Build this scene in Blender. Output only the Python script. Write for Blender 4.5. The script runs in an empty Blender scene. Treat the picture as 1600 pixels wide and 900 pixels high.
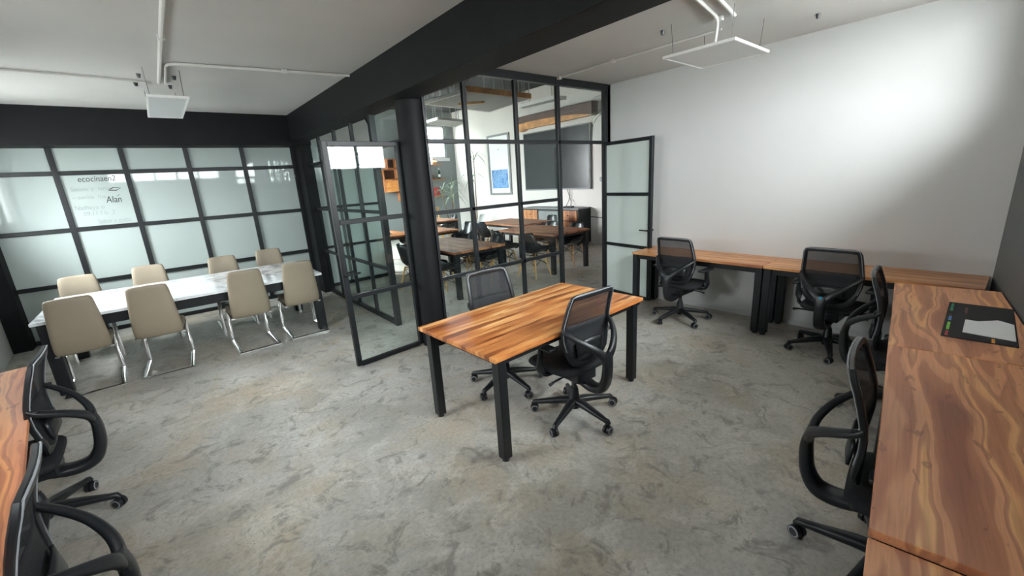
import bpy, math, random
from mathutils import Vector, Matrix
random.seed(7)
PI = math.pi
scene = bpy.context.scene
COL = scene.collection

# ------------------------------------------------------------------ camera
F_PX, YAW, PITCH, ROLL, EYE = 653.1592, 0.1031, -0.256, -0.0623, 1.7731
a_ = PI / 4 + YAW
fw = Vector((math.cos(a_) * math.cos(PITCH), math.sin(a_) * math.cos(PITCH), math.sin(PITCH)))
rt0 = fw.cross(Vector((0, 0, 1))).normalized()
up0 = rt0.cross(fw)
cr, sr = math.cos(ROLL), math.sin(ROLL)
rt = cr * rt0 + sr * up0
up = -sr * rt0 + cr * up0
cam_d = bpy.data.cameras.new('camera')
cam_d.sensor_width = 36.0
cam_d.lens = 36.0 * F_PX / 1600.0
cam_d.clip_start = 0.03
cam = bpy.data.objects.new('camera', cam_d)
COL.objects.link(cam)
M4 = Matrix((rt, up, -fw)).transposed().to_4x4()
M4.translation = Vector((0, 0, EYE))
cam.matrix_world = M4
scene.camera = cam

# ------------------------------------------------------------------ sky and exposure
SKY_STRENGTH = 16.0
EXPOSURE = 2.85
world = bpy.data.worlds.new('overcast_sky')
scene.world = world
world.use_nodes = True
wn, wl = world.node_tree.nodes, world.node_tree.links
wn.clear()
w_out = wn.new('ShaderNodeOutputWorld')
w_bg = wn.new('ShaderNodeBackground')
w_tc = wn.new('ShaderNodeTexCoord')
w_sep = wn.new('ShaderNodeSeparateXYZ')
w_ramp = wn.new('ShaderNodeValToRGB')
w_ramp.color_ramp.elements[0].position = 0.0
w_ramp.color_ramp.elements[0].color = (0.34, 0.345, 0.35, 1)
w_ramp.color_ramp.elements[1].position = 1.0
w_ramp.color_ramp.elements[1].color = (0.95, 0.98, 1.0, 1)
wl.new(w_tc.outputs['Generated'], w_sep.inputs[0])
wl.new(w_sep.outputs['Z'], w_ramp.inputs[0])
wl.new(w_ramp.outputs[0], w_bg.inputs['Color'])
w_bg.inputs['Strength'].default_value = SKY_STRENGTH
wl.new(w_bg.outputs[0], w_out.inputs[0])
scene.view_settings.view_transform = 'Standard'
scene.view_settings.look = 'None'
scene.view_settings.gamma = 1.0
scene.view_settings.exposure = EXPOSURE
scene.view_settings.use_curve_mapping = False
scene.cycles.max_bounces = 10
scene.cycles.diffuse_bounces = 6
scene.cycles.glossy_bounces = 4
scene.cycles.transmission_bounces = 6
scene.cycles.transparent_max_bounces = 32
scene.cycles.sample_clamp_indirect = 8.0
scene.cycles.caustics_reflective = False
scene.cycles.caustics_refractive = False


def portal(name, loc, aim, sx, sy):
    """a sampling portal in a window opening: gives no light of its own, it guides rays to the sky"""
    d = bpy.data.lights.new(name, 'AREA')
    d.shape = 'RECTANGLE'
    d.size, d.size_y = sx, sy
    d.cycles.is_portal = True
    o = bpy.data.objects.new(name, d)
    COL.objects.link(o)
    z = -Vector(aim).normalized()
    y = Vector((0, 0, 1))
    x = y.cross(z).normalized()
    m = Matrix((x, z.cross(x), z)).transposed().to_4x4()
    m.translation = Vector(loc)
    o.matrix_world = m
    return o


# ------------------------------------------------------------------ materials
class NT:
    def __init__(self, name):
        self.m = bpy.data.materials.new(name)
        self.m.use_nodes = True
        self.t = self.m.node_tree
        self.n, self.l = self.t.nodes, self.t.links
        self.b = self.n['Principled BSDF']
        self.out = self.n['Material Output']

    def add(self, kind, **kw):
        x = self.n.new(kind)
        for k, v in kw.items():
            setattr(x, k, v)
        return x

    def coord(self, scale=(1, 1, 1), rot=(0, 0, 0), which='Object', rnd=0.0):
        tc = self.add('ShaderNodeTexCoord')
        mp = self.add('ShaderNodeMapping')
        mp.inputs['Scale'].default_value = scale
        mp.inputs['Rotation'].default_value = rot
        self.l.new(tc.outputs[which], mp.inputs[0])
        if rnd:                                   # every board its own stretch of the pattern
            oi = self.add('ShaderNodeObjectInfo')
            self.l.new(self.math('MULTIPLY', oi.outputs['Random'], rnd), mp.inputs['Location'])
        return mp.outputs[0]

    def noise(self, vec, scale, detail=4, rough=.55, dist=0):
        x = self.add('ShaderNodeTexNoise')
        x.inputs['Scale'].default_value = scale
        x.inputs['Detail'].default_value = detail
        x.inputs['Roughness'].default_value = rough
        x.inputs['Distortion'].default_value = dist
        if vec is not None:
            self.l.new(vec, x.inputs['Vector'])
        return x.outputs[0]

    def ramp(self, fac, stops, interp='LINEAR'):
        x = self.add('ShaderNodeValToRGB')
        r = x.color_ramp
        r.interpolation = interp
        while len(r.elements) < len(stops):
            r.elements.new(.5)
        for e, (p, c) in zip(r.elements, stops):
            e.position = p
            e.color = (c, c, c, 1) if isinstance(c, (int, float)) else (*c, 1)
        self.l.new(fac, x.inputs[0])
        return x.outputs[0]

    def mix(self, a, b, fac, blend='MIX'):
        x = self.add('ShaderNodeMix', data_type='RGBA', blend_type=blend)
        for s, v in ((0, fac), (6, a), (7, b)):
            if isinstance(v, (int, float)):
                x.inputs[s].default_value = v
            elif isinstance(v, tuple):
                x.inputs[s].default_value = (*v, 1)
            else:
                self.l.new(v, x.inputs[s])
        return x.outputs[2]

    def math(self, op, a, b=0.0):
        x = self.add('ShaderNodeMath', operation=op)
        for i, v in enumerate((a, b)):
            if isinstance(v, (int, float)):
                x.inputs[i].default_value = v
            else:
                self.l.new(v, x.inputs[i])
        return x.outputs[0]

    def set(self, name, v):
        if isinstance(v, (int, float)):
            self.b.inputs[name].default_value = v
        elif isinstance(v, tuple):
            self.b.inputs[name].default_value = (*v, 1) if len(v) == 3 else v
        else:
            self.l.new(v, self.b.inputs[name])

    def bump(self, h, strength=.2, dist=.01):
        x = self.add('ShaderNodeBump')
        x.inputs['Strength'].default_value = strength
        x.inputs['Distance'].default_value = dist
        self.l.new(h, x.inputs['Height'])
        self.l.new(x.outputs[0], self.b.inputs['Normal'])


def plain(name, col, rough=.5, metal=0., spec=.5, var=.12, scale=6., bump=0., bscale=60.):
    t = NT(name)
    v = t.coord()
    n = t.noise(v, scale, 3)
    lo = tuple(c * (1 - var) for c in col)
    hi = tuple(min(1, c * (1 + var)) for c in col)
    t.set('Base Color', t.ramp(n, [(.3, lo), (.7, hi)]))
    t.set('Roughness', rough)
    t.set('Metallic', metal)
    t.set('Specular IOR Level', spec)
    if bump:
        t.bump(t.noise(v, bscale, 3), bump, .004)
    return t.m


def wood_strips(name, stops, strip=.035, gloss=.32):
    """laminated worktop: narrow long strips along X, each its own tone, with grain and dark streaks"""
    t = NT(name)
    v = t.coord()
    wob = t.noise(t.coord((1.1, 6, 6)), 1.6, 2)
    sep = t.add('ShaderNodeSeparateXYZ')
    t.l.new(v, sep.inputs[0])
    y = t.math('ADD', sep.outputs[1], t.math('MULTIPLY', t.math('SUBTRACT', wob, .5), strip * 2.6))
    idx = t.math('FLOOR', t.math('DIVIDE', y, strip))
    seg = t.add('ShaderNodeTexWhiteNoise', noise_dimensions='1D')
    t.l.new(idx, seg.inputs['W'])
    xo = t.math('ADD', sep.outputs[0], t.math('MULTIPLY', seg.outputs[0], 5.0))
    tone = t.add('ShaderNodeTexNoise', noise_dimensions='2D')
    tone.inputs['Scale'].default_value = 1.0
    tone.inputs['Detail'].default_value = 2
    cv = t.add('ShaderNodeCombineXYZ')
    t.l.new(t.math('MULTIPLY', xo, 1.3), cv.inputs[0])
    t.l.new(t.math('MULTIPLY', idx, 7.31), cv.inputs[1])
    t.l.new(cv.outputs[0], tone.inputs['Vector'])
    base = t.ramp(tone.outputs[0], stops)
    grain = t.noise(t.coord((1.2, 34, 34)), 3.0, 5, .6, .4)
    g = t.ramp(grain, [(.32, (.55, .5, .45)), (.5, (1, 1, 1)), (.75, (1.12, 1.1, 1.05))])
    c = t.mix(base, g, .75, 'MULTIPLY')
    vein = t.ramp(t.noise(t.coord((.9, 16, 16)), 2.3, 3, .6, 1.2), [(.60, 0.), (.66, 1.), (.70, 0.2), (.8, 0.)])
    c = t.mix(c, (.12, .045, .02), t.math('MULTIPLY', vein, .65))
    t.set('Base Color', c)
    t.set('Roughness', gloss)
    t.set('Specular IOR Level', .4)
    return t.m


def wood_figured(name, gain=1.0, sat=1.0):
    """wide flame-figured boards: long wavy bands along X in orange, honey and dark brown"""
    t = NT(name)
    warp = t.noise(t.coord((1.7, 2.6, 1), rnd=11.0), 1.3, 1.6, .45)
    v = t.coord((.30, 4.4, 1), rnd=23.0)
    vm = t.add('ShaderNodeVectorMath', operation='ADD')
    sc = t.add('ShaderNodeVectorMath', operation='SCALE')
    cb = t.add('ShaderNodeCombineXYZ')
    t.l.new(warp, cb.inputs[1])
    t.l.new(cb.outputs[0], sc.inputs[0])
    sc.inputs['Scale'].default_value = .62
    t.l.new(v, vm.inputs[0])
    t.l.new(sc.outputs[0], vm.inputs[1])
    bands = t.noise(vm.outputs[0], 1.9, 1.5, .45, .1)
    K = lambda r, g, b: tuple(min(.95, c * gain) for c in (r, g / sat, b / sat / sat))
    c = t.ramp(bands, [(.28, K(.27, .10, .050)), (.38, K(.36, .145, .075)), (.435, K(.40, .165, .085)), (.45, K(.52, .245, .125)),
                       (.52, K(.57, .275, .14)), (.535, K(.40, .17, .088)), (.575, K(.47, .215, .11)), (.59, K(.66, .36, .155)),
                       (.63, K(.60, .305, .135)), (.65, K(.46, .20, .10)), (.75, K(.34, .135, .068))])
    grain = t.noise(t.coord((1.0, 26, 26)), 3.0, 5, .6, .8)
    c = t.mix(c, t.ramp(grain, [(.3, (.74, .69, .66)), (.52, (1, 1, 1)), (.8, (1.1, 1.08, 1.05))]), .7, 'MULTIPLY')
    mark = t.ramp(t.noise(t.coord((2.2, 7, 7), rnd=17.0), 2.6, 2, .5, .8), [(.66, 0.), (.70, .55), (.78, .2)])
    c = t.mix(c, K(.17, .055, .03), mark)
    t.set('Base Color', c)
    t.set('Roughness', .36)
    t.set('Specular IOR Level', .4)
    return t.m


def glass(name, tint=(.93, .97, .96), haze=0.0, refl=1.0):
    t = NT(name)
    t.n.remove(t.b)
    tr = t.add('ShaderNodeBsdfTransparent')
    tr.inputs[0].default_value = (*tint, 1)
    gl = t.add('ShaderNodeBsdfGlossy')
    gl.inputs['Roughness'].default_value = .01
    gl.inputs['Color'].default_value = (1, 1, 1, 1)
    fr = t.add('ShaderNodeFresnel')
    geo = t.add('ShaderNodeNewGeometry')           # same reflectance on both faces of the sheet
    t.l.new(t.math('ADD', t.math('MULTIPLY', geo.outputs['Backfacing'], 1 / 1.5 - 1.5), 1.5), fr.inputs['IOR'])
    mx = t.add('ShaderNodeMixShader')
    t.l.new(t.math('MULTIPLY', fr.outputs[0], refl), mx.inputs[0])
    t.l.new(tr.outputs[0], mx.inputs[1])
    t.l.new(gl.outputs[0], mx.inputs[2])
    last = mx.outputs[0]
    if haze:
        df = t.add('ShaderNodeBsdfDiffuse')
        df.inputs[0].default_value = (.7, .76, .76, 1)
        m2 = t.add('ShaderNodeMixShader')
        m2.inputs[0].default_value = haze
        t.l.new(last, m2.inputs[1])
        t.l.new(df.outputs[0], m2.inputs[2])
        last = m2.outputs[0]
    t.l.new(last, t.out.inputs[0])
    return t.m


def mesh_fabric(name, col=(.020, .022, .028), open_=.42):
    t = NT(name)
    t.set('Base Color', col)
    t.set('Roughness', .75)
    tr = t.add('ShaderNodeBsdfTransparent')
    mx = t.add('ShaderNodeMixShader')
    w = t.add('ShaderNodeTexWave')
    w.bands_direction = 'Z'
    w.inputs['Scale'].default_value = 60
    t.l.new(t.coord(), w.inputs['Vector'])
    t.l.new(t.ramp(w.outputs[0], [(0, open_ - .06), (1, open_ + .06)]), mx.inputs[0])
    t.l.new(t.b.outputs[0], mx.inputs[1])
    t.l.new(tr.outputs[0], mx.inputs[2])
    t.l.new(mx.outputs[0], t.out.inputs[0])
    return t.m


def concrete(name):
    t = NT(name)
    v = t.coord()
    big = t.noise(v, .9, 6, .62, .6)
    mid = t.noise(v, 3.4, 7, .65, .9)
    fine = t.noise(v, 38, 4, .7)
    c = t.ramp(big, [(.30, (.33, .318, .285)), (.45, (.43, .418, .38)), (.58, (.51, .50, .465)), (.72, (.60, .59, .55))])
    tan = t.ramp(t.noise(t.coord((1, 1, 1), (0, 0, 1)), 1.3, 5, .6, .5), [(.46, 0.), (.64, .9)])
    c = t.mix(c, (.46, .36, .23), t.math('MULTIPLY', tan, .55))
    pale = t.ramp(mid, [(.51, 0.), (.60, 1.), (.75, .6)])
    c = t.mix(c, (.62, .605, .555), t.math('MULTIPLY', pale, .5))
    dark = t.ramp(t.noise(v, 5.5, 6, .7, 1.2), [(.36, 1.), (.47, 0.)])
    c = t.mix(c, (.22, .205, .18), t.math('MULTIPLY', dark, .7))
    c = t.mix(c, t.ramp(fine, [(.3, (.72, .72, .72)), (.55, (1, 1, 1)), (.8, (1.1, 1.1, 1.1))]), .8, 'MULTIPLY')
    pits = t.add('ShaderNodeTexVoronoi')
    pits.inputs['Scale'].default_value = 46
    t.l.new(v, pits.inputs['Vector'])
    pm = t.math('MULTIPLY', t.ramp(pits.outputs[0], [(.10, 1.), (.2, 0.)]), t.ramp(mid, [(.45, .0), (.6, .75)]))
    c = t.mix(c, (.12, .115, .105), pm)
    t.set('Base Color', c)
    t.set('Roughness', t.ramp(mid, [(.35, .34), (.65, .6)]))
    t.set('Specular IOR Level', .38)
    t.bump(t.mix(mid, fine, .4), .12, .01)
    return t.m


def marble(name):
    t = NT(name)
    v = t.coord()
    c = t.ramp(t.noise(v, 2.2, 8, .68, 1.4), [(.36, (.30, .32, .34)), (.46, (.66, .68, .70)), (.55, (.8, .82, .84)), (.75, (.86, .88, .9))])
    t.set('Base Color', c)
    t.set('Roughness', .07)
    t.set('Specular IOR Level', .6)
    return t.m


def brick(name):
    t = NT(name)
    x = t.add('ShaderNodeTexBrick')
    x.inputs['Color1'].default_value = (.40, .39, .37, 1)
    x.inputs['Color2'].default_value = (.33, .32, .30, 1)
    x.inputs['Mortar'].default_value = (.22, .205, .19, 1)
    x.inputs['Scale'].default_value = 3.2
    x.inputs['Mortar Size'].default_value = .02
    t.l.new(t.coord(rot=(PI / 2, 0, 0)), x.inputs['Vector'])
    t.set('Base Color', x.outputs[0])
    t.set('Roughness', .9)
    return t.m


def paint_art(name):
    t = NT(name)
    n = t.noise(t.coord(), 5.5, 6, .6, 2.2)
    t.set('Base Color', t.ramp(n, [(.3, (.03, .11, .36)), (.45, (.10, .27, .58)), (.55, (.25, .45, .68)), (.66, (.10, .25, .6)), (.8, (.5, .64, .72))]))
    t.set('Roughness', .6)
    return t.m


M = {
    'white': plain('white_plaster', (.61, .61, .605), .6, var=.02, scale=1.2, bump=.05, bscale=25),
    'ceil': plain('ceiling_plaster', (.58, .565, .545), .75, var=.05, scale=.8, bump=.08, bscale=18),
    'grey_wall': plain('grey_wall_paint', (.135, .145, .15), .6, var=.05, scale=2, bump=.05, bscale=30),
    'teal_wall': plain('grey_green_wall_paint', (.19, .215, .22), .65, var=.04, scale=1.5),
    'warm_wall': plain('warm_white_plaster', (.70, .66, .63), .6, var=.03, scale=1.2),
    'black_paint': plain('black_paint', (.0045, .005, .006), .6, var=.2, scale=5, bump=.05, bscale=40, spec=.25),
    'black_steel': plain('black_steel', (.009, .0105, .0125), .4, var=.2, scale=9, spec=.4),
    'black_ceiling': plain('black_ceiling_paint', (.018, .019, .021), .8, var=.2, scale=2),
    'frost': plain('back_painted_glass', (.43, .49, .47), .035, var=.03, scale=.6, spec=.27),
    'frost2': plain('frosted_film_glass', (.66, .73, .70), .10, var=.02, scale=.8, spec=.45),
    'glass': glass('clear_glass', refl=.55),
    'pane_out': glass('window_glass', (.96, .98, .98)),
    'floor': concrete('worn_concrete'),
    'wood': wood_strips('laminated_wood', [(.28, (.19, .050, .016)), (.40, (.40, .125, .034)), (.50, (.55, .20, .055)), (.58, (.68, .29, .085)), (.70, (.84, .48, .20))], .036),
    'wood_dark': wood_strips('laminated_wood_dark', [(.30, (.18, .06, .025)), (.45, (.36, .13, .05)), (.55, (.45, .175, .065)), (.7, (.6, .28, .11))], .05, .5),
    'wood_row': wood_strips('laminated_wood_wide', [(.30, (.34, .125, .05)), (.45, (.52, .22, .085)), (.55, (.60, .28, .11)), (.7, (.72, .38, .16))], .03),
    'wood_fig': wood_figured('figured_wood', 1.5),
    'wood_left': wood_figured('figured_orange_wood', 1.35, 1.2),
    'pine': plain('pale_pine', (.62, .36, .13), .5, var=.15, scale=10),
    'plastic': plain('black_plastic', (.0105, .012, .0145), .38, var=.1, scale=12),
    'plastic_grey': plain('grey_plastic_rim', (.26, .27, .29), .35, var=.08),
    'rim': plain('rim_highlight_grey', (.27, .28, .30), .4, var=.05),
    'fabric': plain('black_seat_fabric', (.008, .009, .011), .85, var=.25, scale=30, bump=.3, bscale=300),
    'mesh': mesh_fabric('black_chair_mesh'),
    'mesh_dense': mesh_fabric('black_chair_mesh_dense', (.013, .0145, .018), .16),
    'tan': plain('tan_leatherette', (.285, .235, .17), .5, var=.06, scale=3, bump=.08, bscale=120),
    'chrome': plain('chrome', (.78, .78, .77), .12, 1.0, var=.02),
    'marble': marble('white_marble'),
    'pvc': plain('white_conduit', (.72, .71, .68), .45, var=.03),
    'lamp_white': plain('white_lamp_frame', (.80, .80, .79), .4, var=.02),
    'diffuser': plain('unlit_diffuser', (.62, .63, .63), .35, var=.02),
    'steel_dark': plain('dark_metal', (.08, .08, .085), .4, .6, var=.1),
    'alu': plain('brushed_aluminium', (.5, .5, .51), .35, .8, var=.05),
    'mat': plain('black_mat_cloth', (.016, .015, .018), .75, var=.2, scale=12),
    'paper': plain('white_paper', (.83, .83, .84), .8, var=.01),
    'screen': plain('dark_glass_screen', (.02, .023, .026), .22, var=.1, spec=.5),
    'grey_frame': plain('grey_frame', (.22, .23, .235), .5),
    'art': paint_art('blue_painting'),
    'panel_grey': plain('grey_acoustic_panel', (.33, .34, .325), .8, var=.06),
    'shell': plain('black_shell_plastic', (.014, .016, .019), .33, var=.1),
    'leaf': plain('leaf_green', (.10, .17, .085), .5, var=.35, scale=7),
    'leaf_pale': plain('leaf_grey_green', (.22, .29, .20), .5, var=.3, scale=7),
    'pot': plain('grey_pot', (.20, .20, .19), .7),
    'bark': plain('brown_bark', (.17, .105, .06), .85, var=.5, scale=20),
    'live_edge': plain('live_edge_wood', (.52, .24, .075), .5, var=.35, scale=5),
    'slab_dark': plain('dark_slab_wood', (.105, .058, .042), .5, var=.2, scale=4),
    'ink': plain('black_marker', (.035, .037, .042), .6),
    'ink_faint': plain('faded_marker', (.30, .335, .335), .5),
    'letter': plain('faint_grey_letters', (.18, .15, .15), .5),
    'brick': brick('white_brick'),
    'outside_glass': plain('blue_grey_shutter', (.42, .48, .56), .4),
    'red': plain('red_cover', (.42, .03, .04), .5),
    'green': plain('green_print', (.03, .33, .16), .6), 'lime': plain('lime_print', (.22, .62, .08), .6),
    'blue': plain('blue_print', (.10, .25, .60), .6), 'orange': plain('orange_print', (.75, .30, .05), .6),
    'cyan': plain('cyan_badge', (.02, .48, .72), .35), 'maroon': plain('maroon_print', (.13, .03, .025), .6),
    'white_pl': plain('white_plastic', (.75, .75, .74), .35, var=.03),
    'bottle': plain('green_bottle_glass', (.02, .06, .035), .1),
    'ground': plain('grey_ground', (.25, .25, .24), .9),
}


# ------------------------------------------------------------------ geometry helper
class MB:
    def __init__(s):
        s.v, s.f, s.mi = [], [], []

    def add(s, vs, fs, mi=0):
        b = len(s.v)
        s.v += [tuple(p) for p in vs]
        s.f += [tuple(b + i for i in f) for f in fs]
        s.mi += [mi] * len(fs)
        return s

    def box(s, c, d, rz=0., mi=0):
        x, y, z = (k / 2 for k in d)
        co, si = math.cos(rz), math.sin(rz)
        vs = []
        for dz in (-z, z):
            for dx, dy in ((-x, -y), (x, -y), (x, y), (-x, y)):
                vs.append((c[0] + dx * co - dy * si, c[1] + dx * si + dy * co, c[2] + dz))
        return s.add(vs, [(3, 2, 1, 0), (4, 5, 6, 7), (0, 1, 5, 4), (1, 2, 6, 5), (2, 3, 7, 6), (3, 0, 4, 7)], mi)

    def span(s, lo, hi, mi=0):
        return s.box([(a + b) / 2 for a, b in zip(lo, hi)], [abs(b - a) for a, b in zip(lo, hi)], 0, mi)

    def prism(s, poly, z0, z1, mi=0):
        n = len(poly)
        ar = sum(poly[i][0] * poly[(i + 1) % n][1] - poly[(i + 1) % n][0] * poly[i][1] for i in range(n))
        if ar < 0:
            poly = poly[::-1]
        vs = [(x, y, z0) for x, y in poly] + [(x, y, z1) for x, y in poly]
        fs = [tuple(range(n))[::-1], tuple(range(n, 2 * n))] + [(i, (i + 1) % n, n + (i + 1) % n, n + i) for i in range(n)]
        return s.add(vs, fs, mi)

    def loft(s, rings, cap=True, mi=0, closed=False):
        n = len(rings[0])
        vs = [p for r in rings for p in r]
        fs = []
        k = len(rings)
        for j in range(k if closed else k - 1):
            a, b = j * n, ((j + 1) % k) * n
            for i in range(n):
                fs.append((a + i, a + (i + 1) % n, b + (i + 1) % n, b + i))
        if cap and not closed:
            fs += [tuple(range(n))[::-1], tuple(range((k - 1) * n, k * n))]
        return s.add(vs, fs, mi)

    def sweep(s, pts, sec, upv=(0, 0, 1), n=8, sq=1.0, mi=0, closed=False, cap=True):
        """sec: one (half width, half height) or a list; width lies along tangent x up"""
        P = [Vector(p) for p in pts]
        k = len(P)
        if not isinstance(sec, list):
            sec = [sec] * k
        U = Vector((0, 0, 1) if upv == 'side' else upv)
        rings = []
        for i, p in enumerate(P):
            q0 = P[i - 1] if (i or closed) else p
            q1 = P[(i + 1) % k] if (i < k - 1 or closed) else p
            T = (q1 - q0).normalized()
            X = Vector((1, 0, 0)) - T * T.x if upv == 'side' else T.cross(U)
            if X.length < 1e-4:
                X = T.cross(Vector((1, 0, 0)))
            X.normalize()
            Y = X.cross(T).normalized()
            w, h = sec[i]
            ring = []
            for j in range(n):
                t = 2 * PI * (j + .5) / n
                c, q = math.cos(t), math.sin(t)
                c = math.copysign(abs(c) ** sq, c)
                q = math.copysign(abs(q) ** sq, q)
                ring.append(p + X * (w * c) + Y * (h * q))
            rings.append(ring)
        return s.loft(rings, cap, mi, closed)

    def tube(s, pts, r, n=8, mi=0, closed=False):
        rr = r if isinstance(r, list) else [r] * len(pts)
        P = [Vector(p) for p in pts]
        d = (P[-1] - P[0]) if not closed else (P[1] - P[0])
        U = (0, 0, 1) if abs(d.normalized().z) < .8 else (0, 1, 0)
        return s.sweep(pts, [(q, q) for q in rr], U, n, 1, mi, closed)

    def cyl(s, p, q, r, r2=None, n=14, mi=0):
        return s.tube([p, q], [r, r if r2 is None else r2], n, mi)

    def bar(s, p, q, w, h, upv=(0, 0, 1), mi=0):
        """square bar from p to q"""
        return s.sweep([p, q], (w / 2 * 1.41421, h / 2 * 1.41421), upv, 4, 1, mi)

    def lathe(s, prof, c=(0, 0, 0), n=20, mi=0):
        rings = []
        for r, z in prof:
            rings.append([(c[0] + r * math.cos(2 * PI * i / n), c[1] + r * math.sin(2 * PI * i / n), c[2] + z) for i in range(n)])
        return s.loft(rings, True, mi)

    def grid(s, fn, nu, nv, mi=0, thick=0.0):
        vs = [fn(i / nu, j / nv) for j in range(nv + 1) for i in range(nu + 1)]
        fs = []
        for j in range(nv):
            for i in range(nu):
                a = j * (nu + 1) + i
                fs.append((a, a + 1, a + nu + 2, a + nu + 1))
        return s.add(vs, fs, mi)

    def build(s, name, mats, parent=None, smooth=False, bevel=0., solid=0., sub=0, kind=None, loc=None, rz=0.):
        me = bpy.data.meshes.new(name)
        me.from_pydata(s.v, [], s.f)
        for m in (mats if isinstance(mats, (list, tuple)) else [mats]):
            me.materials.append(M[m] if isinstance(m, str) else m)
        for p, mi in zip(me.polygons, s.mi):
            p.material_index = mi
            p.use_smooth = smooth
        me.update()
        o = bpy.data.objects.new(name, me)
        COL.objects.link(o)
        if parent is not None:
            o.parent = parent
        if loc:
            o.location = loc
        o.rotation_euler.z = rz
        if solid:
            md = o.modifiers.new('solid', 'SOLIDIFY')
            md.thickness = solid
            md.offset = 0
        if bevel:
            md = o.modifiers.new('bevel', 'BEVEL')
            md.width = bevel
            md.segments = 2
            md.limit_method = 'ANGLE'
        if sub:
            md = o.modifiers.new('sub', 'SUBSURF')
            md.levels = md.render_levels = sub
        if smooth and not sub:
            try:
                me.set_sharp_from_angle(angle=math.radians(42))
            except Exception:
                pass
        if kind:
            o['kind'] = kind
        return o


def tag(o, label, cat, group=None):
    o['label'] = label
    o['category'] = cat
    if group:
        o['group'] = group
    return o


def thing(name, label, cat, loc=(0, 0, 0), rz=0., group=None):
    o = bpy.data.objects.new(name, None)
    o.empty_display_size = .1
    COL.objects.link(o)
    o.location = loc
    o.rotation_euler.z = rz
    return tag(o, label, cat, group)


def setting(name, label=None):
    o = bpy.data.objects.new(name, None)
    COL.objects.link(o)
    o['kind'] = 'structure'
    if label:
        o['label'] = label
    return o


KIDS = {}


def dup(root, loc, rz, label=None, group=None):
    def cp(o, parent):
        c = o.copy()
        COL.objects.link(c)
        if parent is not None:
            c.parent = parent
        for ch in list(o.children):
            cp(ch, c)
        return c
    r = cp(root, None)
    r.location = loc
    r.rotation_euler.z = rz
    if label:
        r['label'] = label
    if group:
        r['group'] = group
    return r


def smooth_run(pts, sec, k=4):
    """Catmull-Rom run through the points, with the section sizes carried along"""
    P = [Vector(p) for p in pts]
    Q = [Vector((*q, 0)) for q in sec]
    op, oq = [], []
    for i in range(len(P) - 1):
        for L, o in ((P, op), (Q, oq)):
            a, b, c, d = L[max(i - 1, 0)], L[i], L[i + 1], L[min(i + 2, len(L) - 1)]
            for j in range(k):
                t = j / k
                o.append(.5 * (2 * b + (c - a) * t + (2 * a - 5 * b + 4 * c - d) * t * t + (3 * b - a - 3 * c + d) * t ** 3))
    op.append(P[-1])
    oq.append(Q[-1])
    return op, [(q.x, q.y) for q in oq]


S = 'structure'
# ------------------------------------------------------------------ the shell
XW, YF, YP, ZC = 5.185, 8.122, 3.983, 2.955
BA = 0.1371                                     # turn of the window wall and the desks along it
cB, sB = math.cos(BA), math.sin(BA)


def row(x, y):                                  # point in the window wall's own frame
    dx, dy = x - 4.4, y
    return (4.4 + dx * cB - dy * sB, dx * sB + dy * cB)


WY = -0.048                                     # window wall's inner face in that frame
MB().span((-2.6, -2.6, -.12), (9.0, 13.6, 0)).build('floor', 'floor', kind=S)
# main ceiling: left bay and right bay
MB().prism([(-2.3, -1.6), (5.6, -.6), (5.6, 4.03), (2.16, 4.03), (2.16, 8.4), (-2.3, 8.4)], ZC, ZC + .16).build('ceiling', 'ceil', kind=S)
MB().span((2.05, 3.98, 4.1), (8.7, 13.5, 4.25)).build('ceiling_rear', 'black_ceiling', kind=S)
# right wall
MB().span((XW, -.35, 0), (XW + .2, YP + .1, ZC)).build('wall_right', 'white', kind=S)
# window wall: sill, head, piers, in the turned frame
SILL_R, HEAD_R, SILL_L, HEAD_L = 2.12, 2.86, 2.33, 2.68
rx = lambda x: x
wf = MB()
def rowbox(mb, x0, x1, y0, y1, z0, z1, mi=0):
    return mb.prism([row(x0, y0), row(x1, y0), row(x1, y1), row(x0, y1)], z0, z1, mi)
XA, XB, XC_, XD, XE = 5.30, 4.66, 2.16, 1.72, -1.0   # right end, window edges ...
rowbox(wf, XA, 1.94, WY - .22, WY, 0, SILL_R)
rowbox(wf, 1.94, -1.75, WY - .22, WY, 0, SILL_L)
rowbox(wf, XA, 1.94, WY - .22, WY, HEAD_R, ZC + .1)
rowbox(wf, 1.94, -1.75, WY - .22, WY, HEAD_L, ZC + .1)
rowbox(wf, XA, XB, WY - .22, WY, SILL_R, HEAD_R)
rowbox(wf, XC_, 1.94, WY - .22, WY, SILL_R, HEAD_R)
rowbox(wf, 1.94, XD, WY - .22, WY, SILL_L, HEAD_L)
rowbox(wf, XE, -1.75, WY - .22, WY, SILL_L, HEAD_L)
wf.build('wall_front', 'grey_wall', kind=S)
# left wall with a window
lx = lambda y: -1.79 + (8.1 - y) * .0779
LW0, LW1, LWS, LWH = 5.9, 7.3, 1.55, 2.35
def leftbox(mb, y0, y1, z0, z1, off=0., th=.2, mi=0):
    return mb.prism([(lx(y0) + off, y0), (lx(y0) + off - th, y0), (lx(y1) + off - th, y1), (lx(y1) + off, y1)], z0, z1, mi)
wl_ = MB()
LV0, LV1, LVS, LVH = 2.5, 3.7, 1.7, 2.25          # second window, over the left desk
leftbox(wl_, -1.6, LV0, 0, ZC)
leftbox(wl_, LV1, LW0, 0, ZC)
leftbox(wl_, LV0, LV1, 0, LVS)
leftbox(wl_, LV0, LV1, LVH, ZC)
leftbox(wl_, LW1, 8.4, 0, ZC)
leftbox(wl_, LW0, LW1, 0, LWS)
leftbox(wl_, LW0, LW1, LWH, ZC)
wl_.build('wall_left', 'white', kind=S)
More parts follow.
